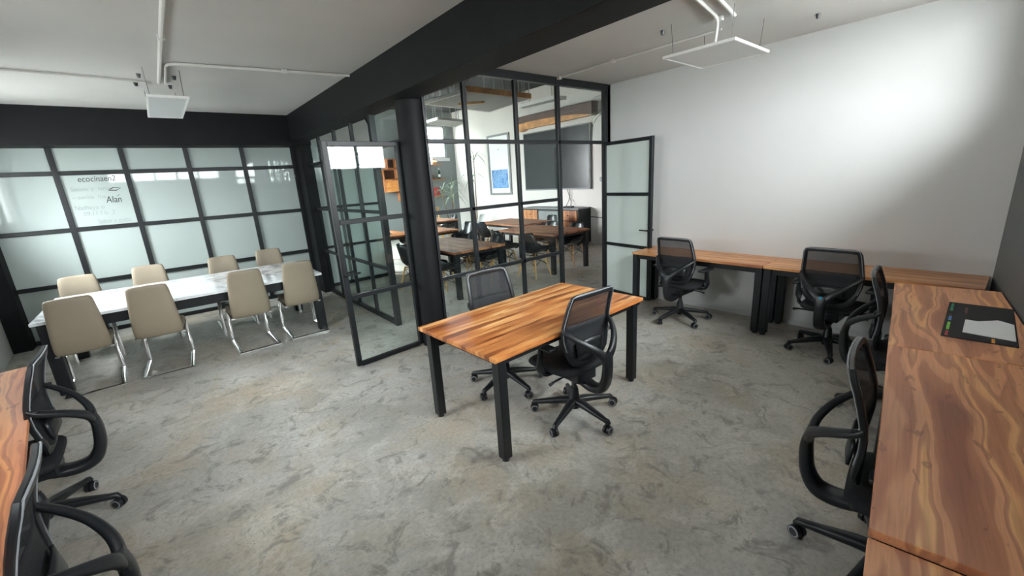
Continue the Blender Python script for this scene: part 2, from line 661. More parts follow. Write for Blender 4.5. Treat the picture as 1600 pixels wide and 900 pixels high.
MB().span((-2.0, YF + .06, 0), (2.1, YF + .2, ZC)).build('wall_behind_glass', 'white', kind=S)
# rear hall walls
RX, RY = 8.5, 13.2
MB().span((RX, YP, 0), (RX + .15, RY + .15, 4.1)).build('wall_rear_right', 'warm_wall', kind=S)
wb = MB()
wx0, wx1, wz0, wz1 = 6.75, 8.15, 2.6, 3.66
wb.span((2.0, RY, 0), (wx0, RY + .15, 4.1)).span((wx1, RY, 0), (RX, RY + .15, 4.1))
wb.span((wx0, RY, 0), (wx1, RY + .15, wz0)).span((wx0, RY, wz1), (wx1, RY + .15, 4.1))
wb.build('wall_rear_back', 'teal_wall', kind=S)
RW0, RW1, RS, RH = 9.4, 12.2, 1.1, 2.95
wr = MB()
wr.span((2.05, YF + .2, 0), (2.2, RW0, 4.1)).span((2.05, RW1, 0), (2.2, RY, 4.1))
wr.span((2.05, RW0, 0), (2.2, RW1, RS)).span((2.05, RW0, RH), (2.2, RW1, 4.1))
wr.build('wall_rear_left', 'warm_wall', kind=S)
MB().span((XW, YP - .05, 0), (RX, YP + .1, 4.1)).span((2.0, YP + .05, ZC), (XW, YP + .16, 4.1)).build('wall_rear_front', 'warm_wall', kind=S)
MB().span((2.05, YP + .1, ZC), (2.18, YF + .2, 4.1)).build('wall_over_beam', 'warm_wall', kind=S)

# beams, posts, round column
o = MB().span((1.878, -1.0, 2.58), (2.177, 7.72, ZC + .01)).build('ceiling_beam', 'black_paint', kind=S, bevel=.006)
o['label'] = 'long black painted beam crossing the ceiling over the round column'
o = MB().span((-2.0, 7.712, 2.504), (2.177, YF + .06, ZC + .01)).build('ceiling_beam', 'black_paint', kind=S, bevel=.006)
o['label'] = 'black painted beam above the white glass wall'
o = MB().prism([(-1.86, 7.9), (-1.60, 7.9), (-1.60, YF + .06), (-1.86, YF + .06)], 0, 2.52).build('corner_post', 'black_paint', kind=S)
o['label'] = 'black post at the left end of the white glass wall'
o = MB().span((1.99, 7.74, 0), (2.17, YF + .06, 2.6)).build('corner_post', 'black_paint', kind=S)
o['label'] = 'black post where white glass wall meets the clear partition'
o = MB().lathe([(.135, 0), (.135, 2.6)], (2.14, 4.09, 0), 40).build('round_column', 'black_paint', kind=S, smooth=True)
o['label'] = 'round black column under the long beam'
o = MB().span((XW - .012, .1, 0), (XW - .001, YP - .1, .05)).build('baseboard_right', 'white', kind=S)


# ------------------------------------------------------------------ glazed walls
def barz(parent, x, y, z0, z1, w=.05, d=.04, name='mullion', rz=0., mat='black_steel'):
    return MB().box((0, 0, (z0 + z1) / 2), (w, d, z1 - z0)).build(name, mat, parent, bevel=.004, loc=(x, y, 0), rz=rz)


def barh(parent, x0, y0, x1, y1, z, h=.05, d=.04, name='rail', mat='black_steel'):
    L = math.hypot(x1 - x0, y1 - y0)
    return MB().box((L / 2, 0, 0), (L, d, h)).build(name, mat, parent, bevel=.004, loc=(x0, y0, z), rz=math.atan2(y1 - y0, x1 - x0))


def pane(parent, x0, y0, x1, y1, z0, z1, mat='glass', th=.008, name='pane'):
    L = math.hypot(x1 - x0, y1 - y0)
    return MB().box((L / 2, 0, (z1 - z0) / 2), (L, th, z1 - z0)).build(name, mat, parent, loc=(x0, y0, z0), rz=math.atan2(y1 - y0, x1 - x0))


ZR = (.03, .7455, 1.4655, 2.19)
# white back-painted glass wall behind the meeting table
w1 = setting('window_1', 'white back-painted glass wall with black bars and marker writing')
mx = [-1.60, -.9156, -.221, .5006, 1.2212, 1.96, 1.995]
zz = [.0, .7416, 1.4595, 2.1895, 2.54]
for x in mx[1:6]:
    barz(w1, x, YF, 0, 2.54, .06, .05)
for z in zz[:4]:
    barh(w1, mx[0], YF, mx[5], YF, max(z, .03), .055, .046)
for i in range(5):
    for j in range(4):
        pane(w1, mx[i], YF + .012, mx[i + 1], YF + .012, zz[j], zz[j + 1], 'frost', .012)


def text(parent, s, x, y, z, size, mat, rot=(PI / 2, 0, 0), shear=.15, name='writing', ext=.0008, sx=1.0):
    c = bpy.data.curves.new('t', 'FONT')
    c.body = s
    c.size = size
    c.shear = shear
    c.extrude = ext
    t = bpy.data.objects.new('t', c)
    COL.objects.link(t)
    me = bpy.data.meshes.new_from_object(t.evaluated_get(bpy.context.evaluated_depsgraph_get()))
    bpy.data.objects.remove(t)
    me.materials.clear()
    me.materials.append(M[mat])
    o = bpy.data.objects.new(name, me)
    COL.objects.link(o)
    o.parent = parent
    o.location = (x, y, z)
    o.rotation_euler = rot
    o.scale.x = sx
    return o


yt = YF + .012 - .0075
for s_, x_, z_, sz, sx_, ink in (('ecocinaen2', -.735, 2.075, .105, .80, 'ink'), ('Sesion  y  tema', -.83, 1.955, .075, .85, 'ink_faint'),
                                 ('~ cocina  fria', -.84, 1.85, .07, .9, 'ink_faint'), ('Alan', -.515, 1.785, .125, .72, 'ink'),
                                 ('Nathaya o', -.85, 1.71, .085, .85, 'ink_faint'), ('09:11 / la  2', -.78, 1.63, .075, .9, 'ink_faint'),
                                 ('Sabor a gusto', -.66, 1.515, .085, .74, 'ink_faint')):
    text(w1, s_, x_, yt, z_, sz, ink, sx=sx_)
MB().sweep([(-.385, yt, 1.872), (-.36, yt, 1.884)], (.004, .0006), (0, 1, 0), 4).build('writing', 'ink', w1)
MB().sweep([(-.46, yt, 1.955), (-.40, yt, 1.985), (-.33, yt, 1.97), (-.38, yt, 1.945), (-.46, yt, 1.952)], (.008, .0006), (0, 1, 0), 4).build('writing', 'ink', w1)

# clear partition right of the column, with its door
w2 = setting('window_2', 'clear glass partition with black grid right of the round column')
nx = [2.235, 2.7356, 3.4546, 4.1616, 5.1065]
for x, w in zip(nx[1:3], (.045, .045)):
    barz(w2, x, YP, 0, ZC, w, .045)
barz(w2, nx[3], YP, 0, ZC, .055, .05, 'post')
barz(w2, nx[4] + .01, YP, 0, ZC, .075, .06, 'post')
barz(w2, 2.238, YP, 0, 2.6, .03, .03, 'post')
barh(w2, 2.15, YP, nx[4] + .045, YP, ZC - .045, .09, .07, 'head_rail')
for z in ZR[1:3]:
    barh(w2, nx[0], YP, nx[3], YP, z, .04, .045)
barh(w2, nx[0], YP, nx[3], YP, .025, .05, .045)
barh(w2, nx[0], YP, nx[4], YP, ZR[3], .045, .05)
zs = [.05, ZR[1], ZR[2], ZR[3], ZC - .09]
for i in range(3):
    for j in range(4):
        pane(w2, nx[i], YP, nx[i + 1], YP, zs[j], zs[j + 1])
pane(w2, nx[3], YP, nx[4], YP, ZR[3], ZC - .09)

# clear partition along the long beam
XS = 2.115
w3 = setting('window_3', 'clear glass partition under the long beam beside the open left door')
my = [7.74, 7.10, 6.36, 5.68, 5.01]
for y in my[1:4]:
    barz(w3, XS, y, 0, 2.58, .045, .045)
barz(w3, XS, my[4], 0, 2.58, .07, .07, 'post')
for z in ZR[1:]:
    barh(w3, XS, my[4], XS, my[0], z, .04, .045)
barh(w3, XS, my[4], XS, my[0], .03, .06, .05)
barh(w3, XS, 4.2, XS, my[4], ZR[3] + .03, .05, .05)
for i in range(4):
    for j in range(4):
        pane(w3, XS, my[i + 1], XS, my[i], [.06, ZR[1], ZR[2], ZR[3]][j], [ZR[1], ZR[2], ZR[3], 2.58][j])
pane(w3, XS, 4.2, XS, my[4], ZR[3] + .05, 2.58)
MB().tube([(XS + .06, 5.3, 2.58), (XS + .07, 5.2, 2.45), (XS + .07, 5.1, 2.3), (XS + .06, 5.06, 2.15)], .014, 8).build('cable', 'black_steel', w3, smooth=True)

# frosted wall that goes on behind the clear partition
w4 = setting('window_4', 'pale glass wall with black bars behind the clear partition')
fx = [2.2, 2.62, 3.02, 3.40]
for x in fx[1:3]:
    barz(w4, x, YF, 0, 2.6, .05, .05)
barz(w4, fx[3], YF, 0, 4.1, .11, .09, 'post', mat='black_paint')
for z in ZR[1:]:
    barh(w4, fx[0], YF, fx[3], YF, z, .045, .046)
barh(w4, fx[0], YF, fx[3], YF, .03, .06, .05)
zz4 = [.06, ZR[1], ZR[2], ZR[3], 2.62]
for i in range(3):
    for j in range(4):
        pane(w4, fx[i], YF + .01, fx[i + 1], YF + .01, zz4[j], zz4[j + 1], 'frost2', .01)
MB().span((2.18, YF - .03, 2.6), (3.42, YF + .2, 4.1)).build('wall_over_glass', 'warm_wall', kind=S)


# doors
def door(name, label, x0, y0, x1, y1, h, rails, mat, handle_z, handle_side):
    d = setting(name, label)
    d.location = (x0, y0, 0)
    L = math.hypot(x1 - x0, y1 - y0)
    d.rotation_euler.z = math.atan2(y1 - y0, x1 - x0)
    s = .05
    for x in (s / 2, L - s / 2):
        MB().box((x, 0, h / 2 + .008), (s, .042, h - .016)).build('stile', 'black_steel', d, bevel=.004)
    for z in [.03] + rails + [h - s / 2]:
        MB().box((L / 2, 0, z), (L - 2 * s, .04, .045)).build('rail', 'black_steel', d, bevel=.004)
    zs_ = [.05] + rails + [h - s]
    for z0, z1 in zip(zs_, zs_[1:]):
        MB().box((L / 2, 0, (z0 + z1) / 2), (L - 2 * s + .01, .008, z1 - z0)).build('pane', mat, d)
    xh = L - s / 2
    k = -1 if handle_side < 0 else 1
    m = MB()
    for sg in (-1, 1):
        m.cyl((xh, sg * .02, handle_z), (xh, sg * .06, handle_z), .012)
        m.tube([(xh, sg * .06, handle_z), (xh - .13, sg * .06, handle_z)], .010)
        m.cyl((xh, sg * .018, handle_z + .08), (xh, sg * .03, handle_z + .08), .018)
        m.box((xh, sg * .024, handle_z), (.035, .006, .07))
    m.build('door_handle', 'black_steel', d, smooth=True)
    return d


door('door_1', 'open clear glass door with black frame left of the round column', 2.015, 4.154, 1.231, 4.089, 2.2, [.735, 1.465], 'glass', .97, 1)
door('door_2', 'open pale glass door with black frame folded back against white wall', 5.098, 3.975, 4.983, 3.1135, 2.19, [ZR[1], ZR[2]], 'frost2', .99, -1)

# windows to the outside
w5 = setting('window_5', 'ribbon window high in the grey wall over the side desks')
def ribbon(parent, x0, x1, z0, z1, n):
    for k in range(n + 1):
        x = x0 + (x1 - x0) * k / n
        p = row(x, WY - .12)
        barz(parent, p[0], p[1], z0, z1, .05, .05, rz=BA)
    for z in (z0 + .02, z1 - .02):
        a, b = row(x0, WY - .12), row(x1, WY - .12)
        barh(parent, *a, *b, z, .04, .05, 'frame_rail')
    for k in range(n):
        a, b = row(x0 + (x1 - x0) * k / n, WY - .12), row(x0 + (x1 - x0) * (k + 1) / n, WY - .12)
        pane(parent, *a, *b, z0, z1, 'pane_out')
ribbon(w5, XB, XC_, SILL_R, HEAD_R, 4)
w6 = setting('window_6', 'ribbon window high in the grey wall left of the beam')
ribbon(w6, XD, XE, SILL_L, HEAD_L, 5)
n_in = (-sB, cB, 0)
pc = row((XB + XC_) / 2, WY - .19)
portal('sky_portal', (*pc, (SILL_R + HEAD_R) / 2), n_in, XB - XC_, HEAD_R - SILL_R)
pc = row((XD + XE) / 2, WY - .19)
portal('sky_portal', (*pc, (SILL_L + HEAD_L) / 2), n_in, XD - XE, HEAD_L - SILL_L)
w7 = setting('window_7', 'window in the left wall beside the meeting table')
for y in (LW0 + .03, (LW0 + LW1) / 2, LW1 - .03):
    barz(w7, lx(y) - .1, y, LWS, LWH, .05, .05)
for z in (LWS + .02, LWH - .02):
    barh(w7, lx(LW0) - .1, LW0, lx(LW1) - .1, LW1, z, .04, .05, 'frame_rail')
for y0, y1 in ((LW0, (LW0 + LW1) / 2), ((LW0 + LW1) / 2, LW1)):
    pane(w7, lx(y0) - .1, y0, lx(y1) - .1, y1, LWS, LWH, 'pane_out')
portal('sky_portal', (lx((LW0 + LW1) / 2) - .17, (LW0 + LW1) / 2, (LWS + LWH) / 2), (1, 0, 0), LW1 - LW0, LWH - LWS)
w10 = setting('window_10', 'window in the left wall over the orange desk')
for k in range(4):
    y = LV0 + .03 + (LV1 - LV0 - .06) * k / 3
    barz(w10, lx(y) - .1, y, LVS, LVH, .05, .05)
for z in (LVS + .02, LVH - .02):
    barh(w10, lx(LV0) - .1, LV0, lx(LV1) - .1, LV1, z, .04, .05, 'frame_rail')
pane(w10, lx(LV0) - .1, LV0, lx(LV1) - .1, LV1, LVS, LVH, 'pane_out')
portal('sky_portal', (lx((LV0 + LV1) / 2) - .17, (LV0 + LV1) / 2, (LVS + LVH) / 2), (1, 0, 0), LV1 - LV0, LVH - LVS)
w8 = setting('window_8', 'window in the far grey-green wall looking onto white brick')
for x in (wx0 + .03, 7.47, wx1 - .03):
    barz(w8, x, RY + .06, wz0, wz1, .06, .06, mat='alu')
for z in (wz0 + .03, wz1 - .03):
    barh(w8, wx0, RY + .06, wx1, RY + .06, z, .06, .06, 'frame_rail', 'alu')
pane(w8, wx0, RY + .06, 7.47, RY + .06, wz0, wz1, 'pane_out')
pane(w8, 7.47, RY + .06, wx1, RY + .06, wz0, wz1, 'pane_out')
MB().span((wx0 - .1, RY - .03, wz0 - .1), (wx1 + .1, RY + .01, wz0)).build('window_sill', 'alu', w8)
portal('sky_portal', ((wx0 + wx1) / 2, RY + .13, (wz0 + wz1) / 2), (0, -1, 0), wx1 - wx0, wz1 - wz0)
w9 = setting('added_window_9', 'added unseen window lighting the rear hall from its left wall')  # unseen opening added to brighten the rear hall
for k in range(5):
    barz(w9, 2.12, RW0 + (RW1 - RW0) * k / 4, RS, RH, .05, .05)
for k in range(4):
    y0 = RW0 + (RW1 - RW0) * k / 4
    pane(w9, 2.12, y0, 2.12, y0 + (RW1 - RW0) / 4, RS, RH, 'pane_out')
portal('sky_portal', (2.07, (RW0 + RW1) / 2, (RS + RH) / 2), (1, 0, 0), RW1 - RW0, RH - RS)
# the neighbour's white brick wall outside the far window
nb = setting('wall_outside', 'white brick building seen through the far window')
MB().span((4.5, 16.0, 0), (12, 16.2, 5.6)).build('brickwork', 'brick', nb)
MB().span((8.75, 15.93, 2.75), (9.55, 16.02, 3.75)).build('window_frame', 'white_pl', nb)
MB().span((8.82, 15.9, 2.82), (9.48, 15.96, 3.68)).build('shutter', 'outside_glass', nb)
MB().span((-40, -40, -.4), (60, 60, -.13)).build('ground', 'ground', kind=S)


# ------------------------------------------------------------------ desks
def desk(name, label, x0, x1, y0, y1, zt, wood, org=(0, 0), rz=0., pv=(0, 0), leg=.06, th=.028, inset=(.05, .05), group=None, legs=None, cat='desk', top_mat=None, apron=.05):
    """rectangle x0..x1, y0..y1 in a frame turned by rz about pv"""
    cx, cy = (x0 + x1) / 2, (y0 + y1) / 2
    dx, dy = cx - pv[0], cy - pv[1]
    wx = pv[0] + dx * math.cos(rz) - dy * math.sin(rz)
    wy = pv[1] + dx * math.sin(rz) + dy * math.cos(rz)
    L, D = x1 - x0, y1 - y0
    r = thing(name, label, cat, (wx, wy, 0), rz, group)
    MB().box((0, 0, zt - th / 2), (L, D, th)).build('tabletop', wood, r, bevel=.003)
    ix, iy = L / 2 - inset[0], D / 2 - inset[1]
    f = MB()
    za = zt - th - apron / 2
    for s in (-1, 1):
        f.box((0, s * iy, za), (2 * ix - leg, .03, apron)).box((s * ix, 0, za), (.03, 2 * iy - leg, apron))
    f.build('frame', 'black_steel', r, bevel=.003)
    for sx, sy in legs or ((-1, -1), (1, -1), (1, 1), (-1, 1)):
        lg = MB().box((sx * ix, sy * iy, (zt - th + .022) / 2), (leg, leg, zt - th - .022)).build('leg', 'black_steel', r, bevel=.005)
        MB().cyl((sx * ix, sy * iy, 0), (sx * ix, sy * iy, .024), leg * .36).build('foot', 'plastic', lg, smooth=True)
    return r


desk('office_desk', 'free-standing desk with striped orange wood top and black legs in the middle of the floor', 1.344, 2.956, 1.8335, 2.7291, .75, 'wood', rz=.0373, pv=(1.2, 1.5), leg=.066, inset=(.075, .06))


def wall_desk(label, y0, y1, zt=.75):
    # long side lies along Y: build it along X and turn it a quarter
    cx, cy = (4.637 + 5.175) / 2, (y0 + y1) / 2
    L, D = y1 - y0, 5.175 - 4.637
    r = thing('office_desk', label, 'desk', (cx, cy, 0), PI / 2)
    MB().box((0, 0, zt - .015), (L, D, .03)).build('tabletop', 'wood_row', r, bevel=.003)
    ix, iy = L / 2 - .037, D / 2 - .05
    f = MB()
    for s in (-1, 1):
        f.box((0, s * iy, zt - .06), (2 * ix - .07, .03, .06)).box((s * ix, 0, zt - .06), (.03, 2 * iy - .07, .06))
    f.build('frame', 'black_steel', r, bevel=.003)
    for sx, sy in ((-1, -1), (1, -1), (1, 1), (-1, 1)):
        lg = MB().box((sx * ix, sy * iy, (zt - .03 + .022) / 2), (.07, .07, zt - .052)).build('leg', 'black_steel', r, bevel=.005)
        MB().cyl((sx * ix, sy * iy, 0), (sx * ix, sy * iy, .024), .026).build('foot', 'plastic', lg, smooth=True)
    return r


wall_desk('wooden desk on the white wall, the one beside the pale glass door', 1.611, 3.175)
wall_desk('wooden desk on the white wall, the one in the corner by the grey wall', .075, 1.604)
pv = (4.4, 0)
desk('office_desk', 'figured wood desk on the grey wall with a black mat on it', 3.037, 4.62, WY + .012, .5476, .75, 'wood_fig', rz=BA, pv=pv, leg=.06, th=.03)
desk('office_desk', 'bare figured wood desk on the grey wall, right of the lowest mesh chair', 1.4097, 3.028, WY + .012, .5476, .75, 'wood_fig', rz=BA, pv=pv, leg=.06, th=.03)
desk('office_desk', 'figured wood desk cut off by the bottom right corner of the picture', -.2, 1.400, WY + .012, .5476, .727, 'wood_fig', rz=BA, pv=pv, leg=.06, th=.03)
LA = math.atan2(1.717 - 4.12, -.54 + .86)
desk('office_desk', 'orange wood desk along the left wall beside two mesh chairs', 0, 3.2, -.56, 0, .75, 'wood_left', rz=LA, pv=(0, 0)).location = (-.86 + 1.6 * math.cos(LA) + .28 * math.sin(LA), 4.12 + 1.6 * math.sin(LA) - .28 * math.cos(LA), 0)

# meeting table
mt = thing('meeting_table', 'long black table with white marble top before the white glass wall', 'table', (.163, 6.333, 0))
MB().box((0, 0, .735), (2.567, 1.383, .03)).build('tabletop', 'marble', mt, bevel=.004)
f = MB()
for s in (-1, 1):
    f.box((0, s * .62, .665), (2.40, .05, .11)).box((s * 1.2, 0, .665), (.05, 1.20, .11))
f.build('frame', 'black_steel', mt, bevel=.004)
for sx in (-1, 1):
    for sy in (-1, 1):
        MB().box((sx * 1.2, sy * .62, .36), (.10, .10, .72)).build('leg', 'black_steel', mt, bevel=.006)


# ------------------------------------------------------------------ cantilever chairs
def cant_chair(label, loc, rz, group):
    r = thing('cantilever_chair', label, 'chair', loc, rz, group)      # faces +Y, origin under seat
    # runner bars, front legs, seat rails: one bent flat chrome bar
    m = MB()
    sw, st = .020, .011
    for s in (-1, 1):
        x = s * .20
        m.sweep([(x, -.33, .012), (x, .275, .012)], (.022, .012), (0, 0, 1), 8, .5)
        m.sweep([(x, .262, .004), (x, .266, .05), (x * .985, .255, .25), (x * .96, .24, .405)], (.022, .012), (0, 1, 0), 8, .5)
        m.sweep([(x * .96, .25, .405), (x * .96, -.20, .395)], (.018, .010), (0, 0, 1), 8, .5)
    m.sweep([(-.222, -.33, .012), (.222, -.33, .012)], (.022, .012), (0, 0, 1), 8, .5)
    m.sweep([(-.19, .2, .40), (.19, .2, .40)], (.013, .010), (0, 0, 1), 8, .5)
    m.build('frame', 'chrome', r, smooth=True)
    # rear uprights below the back pad
    # seat pad
    m = MB()
    rings = []
    for y, w, z0, z1 in ((-.24, .17, .425, .47), (-.20, .195, .41, .485), (-.05, .21, .405, .49), (.15, .215, .405, .495), (.24, .21, .41, .485), (.275, .19, .425, .465)):
        rings.append([(-w, y, z0 + .01), (-w * .9, y, z0), (w * .9, y, z0), (w, y, z0 + .01), (w, y, z1 - .012), (w * .9, y, z1), (-w * .9, y, z1), (-w, y, z1 - .012)])
    m.loft(rings)
    m.build('seat', 'tan', r, smooth=True, sub=1)
    m = MB()
    rings = []
    for z, y, w, t in ((.395, -.195, .185, .020), (.41, -.205, .205, .032), (.50, -.225, .205, .036), (.62, -.235, .197, .034), (.74, -.24, .187, .032), (.86, -.25, .176, .028), (.935, -.262, .166, .022), (.952, -.267, .150, .012)):
        cv = .018
        ring = []
        for k in range(9):
            q = -1 + 2 * k / 8
            ring.append((q * w, y - t - cv * (1 - q * q) + (.012 if abs(q) == 1 else 0), z))
        for k in range(9):
            q = 1 - 2 * k / 8
            ring.append((q * w, y + t - cv * (1 - q * q) - (.012 if abs(q) == 1 else 0), z))
        rings.append(ring)
    m.loft(rings)
    m.build('backrest', 'tan', r, smooth=True, sub=1)
    return r


c0 = None
GT = 'tan chairs round the marble table'
lab_near = ['tan cantilever chair seen from behind, nearest the black post on the left', 'tan cantilever chair seen from behind, second from the left in the near row',
            'tan cantilever chair seen from behind, third from the left in the near row', 'tan cantilever chair seen from behind, at the right end of the near row']
lab_far = ['tan chair across the marble table, only its back showing, leftmost of the far row', 'tan chair across the marble table, second from the left of the far row',
           'tan chair across the marble table, third from the left of the far row', 'tan chair across the marble table, at the right end of the far row']
near_pos = [(-.83, 5.83, .05), (-.235, 5.815, -.06), (.595, 5.83, .02), (1.175, 5.865, -.02)]
for (x, y, rz), lb in zip(near_pos, lab_near):
    if c0 is None:
        c0 = cant_chair(lb, (x, y, 0), rz, GT)
    else:
        dup(c0, (x, y, 0), rz, lb, GT)
for (x, y, rz), lb in zip([(-.90, 6.98, PI + .10), (-.275, 7.06, PI - .06), (.56, 6.95, PI + .02), (1.16, 7.08, PI - .03)], lab_far):
    dup(c0, (x, y, 0), rz, lb, GT)


# ------------------------------------------------------------------ mesh task chairs
def back_y(z):
    """side profile of the backrest (y at height z)"""
    k = [(.50, -.125), (.56, -.140), (.64, -.130), (.72, -.122), (.80, -.133), (.88, -.153), (.95, -.175), (1.0, -.195)]
    for (z0, y0), (z1, y1) in zip(k, k[1:]):
        if z <= z1:
            t = max(0, (z - z0) / (z1 - z0))
            return y0 + (y1 - y0) * t
    return k[-1][1]


def back_w(z):
    k = [(.50, .10), (.53, .145), (.58, .185), (.65, .212), (.74, .222), (.82, .217), (.90, .208), (.97, .200), (1.0, .196)]
    for (z0, y0), (z1, y1) in zip(k, k[1:]):
        if z <= z1:
            t = max(0, (z - z0) / (z1 - z0))
            return y0 + (y1 - y0) * t
    return k[-1][1]


def task_chair(label, loc, rz, base_rz, lever=True):
    r = thing('task_chair', label, 'chair', loc, rz, 'black mesh task chairs')
    # five-star base
    hub = MB()
    hub.lathe([(.038, .07), (.046, .09), (.046, .145), (.038, .160), (.031, .22), (.027, .228), (.027, .238)], n=18)
    hub.build('base_hub', 'plastic', r, smooth=True)
    MB().cyl((0, 0, .23), (0, 0, .36), .019).build('gas_lift', 'steel_dark', r, smooth=True)
    for k in range(5):
        a = base_rz - rz + 2 * PI * k / 5
        c, s = math.cos(a), math.sin(a)
        P = lambda q, z: (q * c, q * s, z)
        leg = MB().sweep([P(.03, .125), P(.10, .120), P(.20, .103), P(.285, .088), P(.315, .083), P(.327, .066)],
                         [(.036, .027), (.032, .025), (.026, .020), (.020, .016), (.019, .017), (.015, .012)], (0, 0, 1), 10, .7).build('base_leg', 'plastic', r, smooth=True)
        w = MB()
        tw = a + 1.1 + k * .7
        ax, ay = math.cos(tw), math.sin(tw)
        qx, qy = .325 * c - ay * .012, .325 * s + ax * .012
        for sg in (-1, 1):
            p0 = Vector((qx + ax * sg * .006, qy + ay * sg * .006, .032))
            p1 = Vector((qx + ax * sg * .025, qy + ay * sg * .025, .032))
            w.cyl(p0, p1, .032, .0305, 16)
            p2 = p1 + Vector((ax, ay, 0)) * sg * .0015
            w.cyl(p1, p2, .0275, .025, 16, mi=1)
            w.cyl(p2, p2 + Vector((ax, ay, 0)) * sg * .001, .020, .019, 16)
        w.cyl((.322 * c, .322 * s, .03), (.322 * c, .322 * s, .066), .008)
        w.build('caster', ['plastic', 'plastic_grey'], leg, smooth=True)
    # mechanism
    mc = MB().box((0, .0, .375), (.19, .27, .085)).box((0, .06, .405), (.34, .05, .025)).build('tilt_mechanism', 'plastic', r, bevel=.012)
    if lever:
        MB().tube([(.09, .02, .385), (.22, .03, .378), (.27, .04, .365)], [.007, .007, .012], 8).build('lever', 'plastic', mc, smooth=True)
        MB().tube([(-.09, -.04, .385), (-.24, -.05, .385), (-.29, -.05, .375)], [.007, .008, .013], 8).build('lever', 'plastic', mc, smooth=True)
    # seat
    m = MB()
    rings = []
    for y, w, z0, z1 in ((-.165, .15, .455, .485), (-.15, .20, .445, .50), (-.08, .235, .44, .508), (.06, .245, .44, .508), (.20, .245, .44, .51), (.265, .225, .435, .498), (.29, .18, .442, .478)):
        z0, z1 = z0 - .03, z1 - .03
        rings.append([(-w, y, z0 + .014), (-w * .86, y, z0), (0, y, z0), (w * .86, y, z0), (w, y, z0 + .014), (w, y, z1 - .02), (w * .86, y, z1), (0, y, z1 - .008), (-w * .86, y, z1), (-w, y, z1 - .02)])
    m.loft(rings)
    m.build('seat', 'fabric', r, smooth=True, sub=1)
    # back frame loop
    zsq = [.995, .97, .92, .86, .80, .74, .68, .62, .57, .535, .512]
    left = [(-back_w(z), back_y(z), z) for z in zsq]
    pts, sec = [], []
    for k, q in enumerate((-.82, -.4, 0, .4, .82)):
        pts.append((q * .196, back_y(1.0) - .012 * (1 - q * q), 1.0 + .004 * (1 - q * q)))
        sec.append((.011, .019))
    for z in zsq:
        pts.append((back_w(z) - (.008 if z > .99 else 0), back_y(z), z))
        sec.append((.012, .017 if z > .62 else .017 + (.62 - z) * .12))
    for q in (.6, .2, -.2, -.6):
        pts.append((q * .115, back_y(.5) - .004, .498))
        sec.append((.012, .030))
    for z in zsq[::-1]:
        pts.append((-back_w(z) + (.008 if z > .99 else 0), back_y(z), z))
        sec.append((.012, .017 if z > .62 else .017 + (.62 - z) * .12))
    # frame of the sweep: width along Y, height in the loop's plane
    m = MB()
    rings = []
    n = len(pts)
    Pv = [Vector(p) for p in pts]
    cen = Vector((0, -.15, .76))
    for i in range(n):
        T = (Pv[(i + 1) % n] - Pv[i - 1]).normalized()
        Y = Vector((0, 1, 0))
        Y = (Y - T * Y.dot(T)).normalized()
        X = T.cross(Y).normalized()
        a, b = sec[i]
        ring = []
        for j in range(8):
            t = 2 * PI * (j + .5) / 8
            cc, ss = math.cos(t), math.sin(t)
            cc = math.copysign(abs(cc) ** .6, cc)
            ss = math.copysign(abs(ss) ** .6, ss)
            ring.append(Pv[i] + Y * a * cc + X * b * ss)
        rings.append(ring)
    m.loft(rings, False, 0, True)
    bf = m.build('back_frame', 'plastic', r, smooth=True)
    # edge highlight put in as a pale tube along the rear outer edge
    rim = [(p[0] * 1.035, p[1] - .012, p[2] + (.012 if p[2] > .985 else 0)) for p in pts if p[2] > .6]
    # rotate list so that the open run goes from right-bottom over the top to left-bottom
    rr = sorted([p for p in rim if p[0] > .16], key=lambda p: p[2]) + [p for p in sorted(rim, key=lambda p: -p[0]) if abs(p[0]) <= .16] + sorted([p for p in rim if p[0] < -.16], key=lambda p: -p[2])
    MB().tube(rr, .0035, 6).build('back_rim_highlight', 'rim', bf, smooth=True)

    def panel(z0, z1):
        def fn(u, v):
            z = z0 + (z1 - z0) * v
            q = -1 + 2 * u
            return (q * (back_w(z) - .006), back_y(z) - .016 * (1 - q * q), z)
        return fn
    MB().grid(panel(.80, .995), 8, 6).build('back_mesh', 'mesh', r, smooth=True, solid=.003)
    MB().grid(panel(.505, .80), 8, 8).build('back_mesh', 'mesh_dense', r, smooth=True, solid=.003)
    # lumbar pad behind the mesh
    MB().grid(lambda u, v: ((-1 + 2 * u) * .13, back_y(.58 + .1 * v) - .028 - .014 * (1 - (2 * u - 1) ** 2), .585 + .095 * v - .02 * (2 * u - 1) ** 2), 8, 3).build('lumbar_pad', 'plastic', r, smooth=True, solid=.012)
    # Y shaped support
    m = MB()
    m.sweep(*smooth_run([(0, -.01, .365), (0, -.10, .328), (0, -.19, .308), (0, -.265, .328), (0, -.305, .40), (0, -.318, .49), (0, -.318, .55), (0, -.308, .605)],
                        [(.065, .026), (.056, .028), (.050, .032), (.046, .034), (.042, .030), (.041, .027), (.046, .023), (.060, .018)]), 'side', 12, .75)
    for s in (-1, 1):
        m.sweep(*smooth_run([(s * .012, -.312, .565), (s * .070, -.302, .625), (s * .14, -.258, .685), (s * .192, -.20, .73), (s * .220, -.152, .762), (s * .226, -.128, .785)],
                            [(.030, .018), (.027, .018), (.022, .017), (.020, .016), (.019, .014), (.014, .011)]), (0, -1, .3), 12, .75)
        m.cyl((s * .226, -.15, .772), (s * .226, -.166, .772), .010, .009, 10)
    ys = m.build('back_support', 'plastic', r, smooth=True)
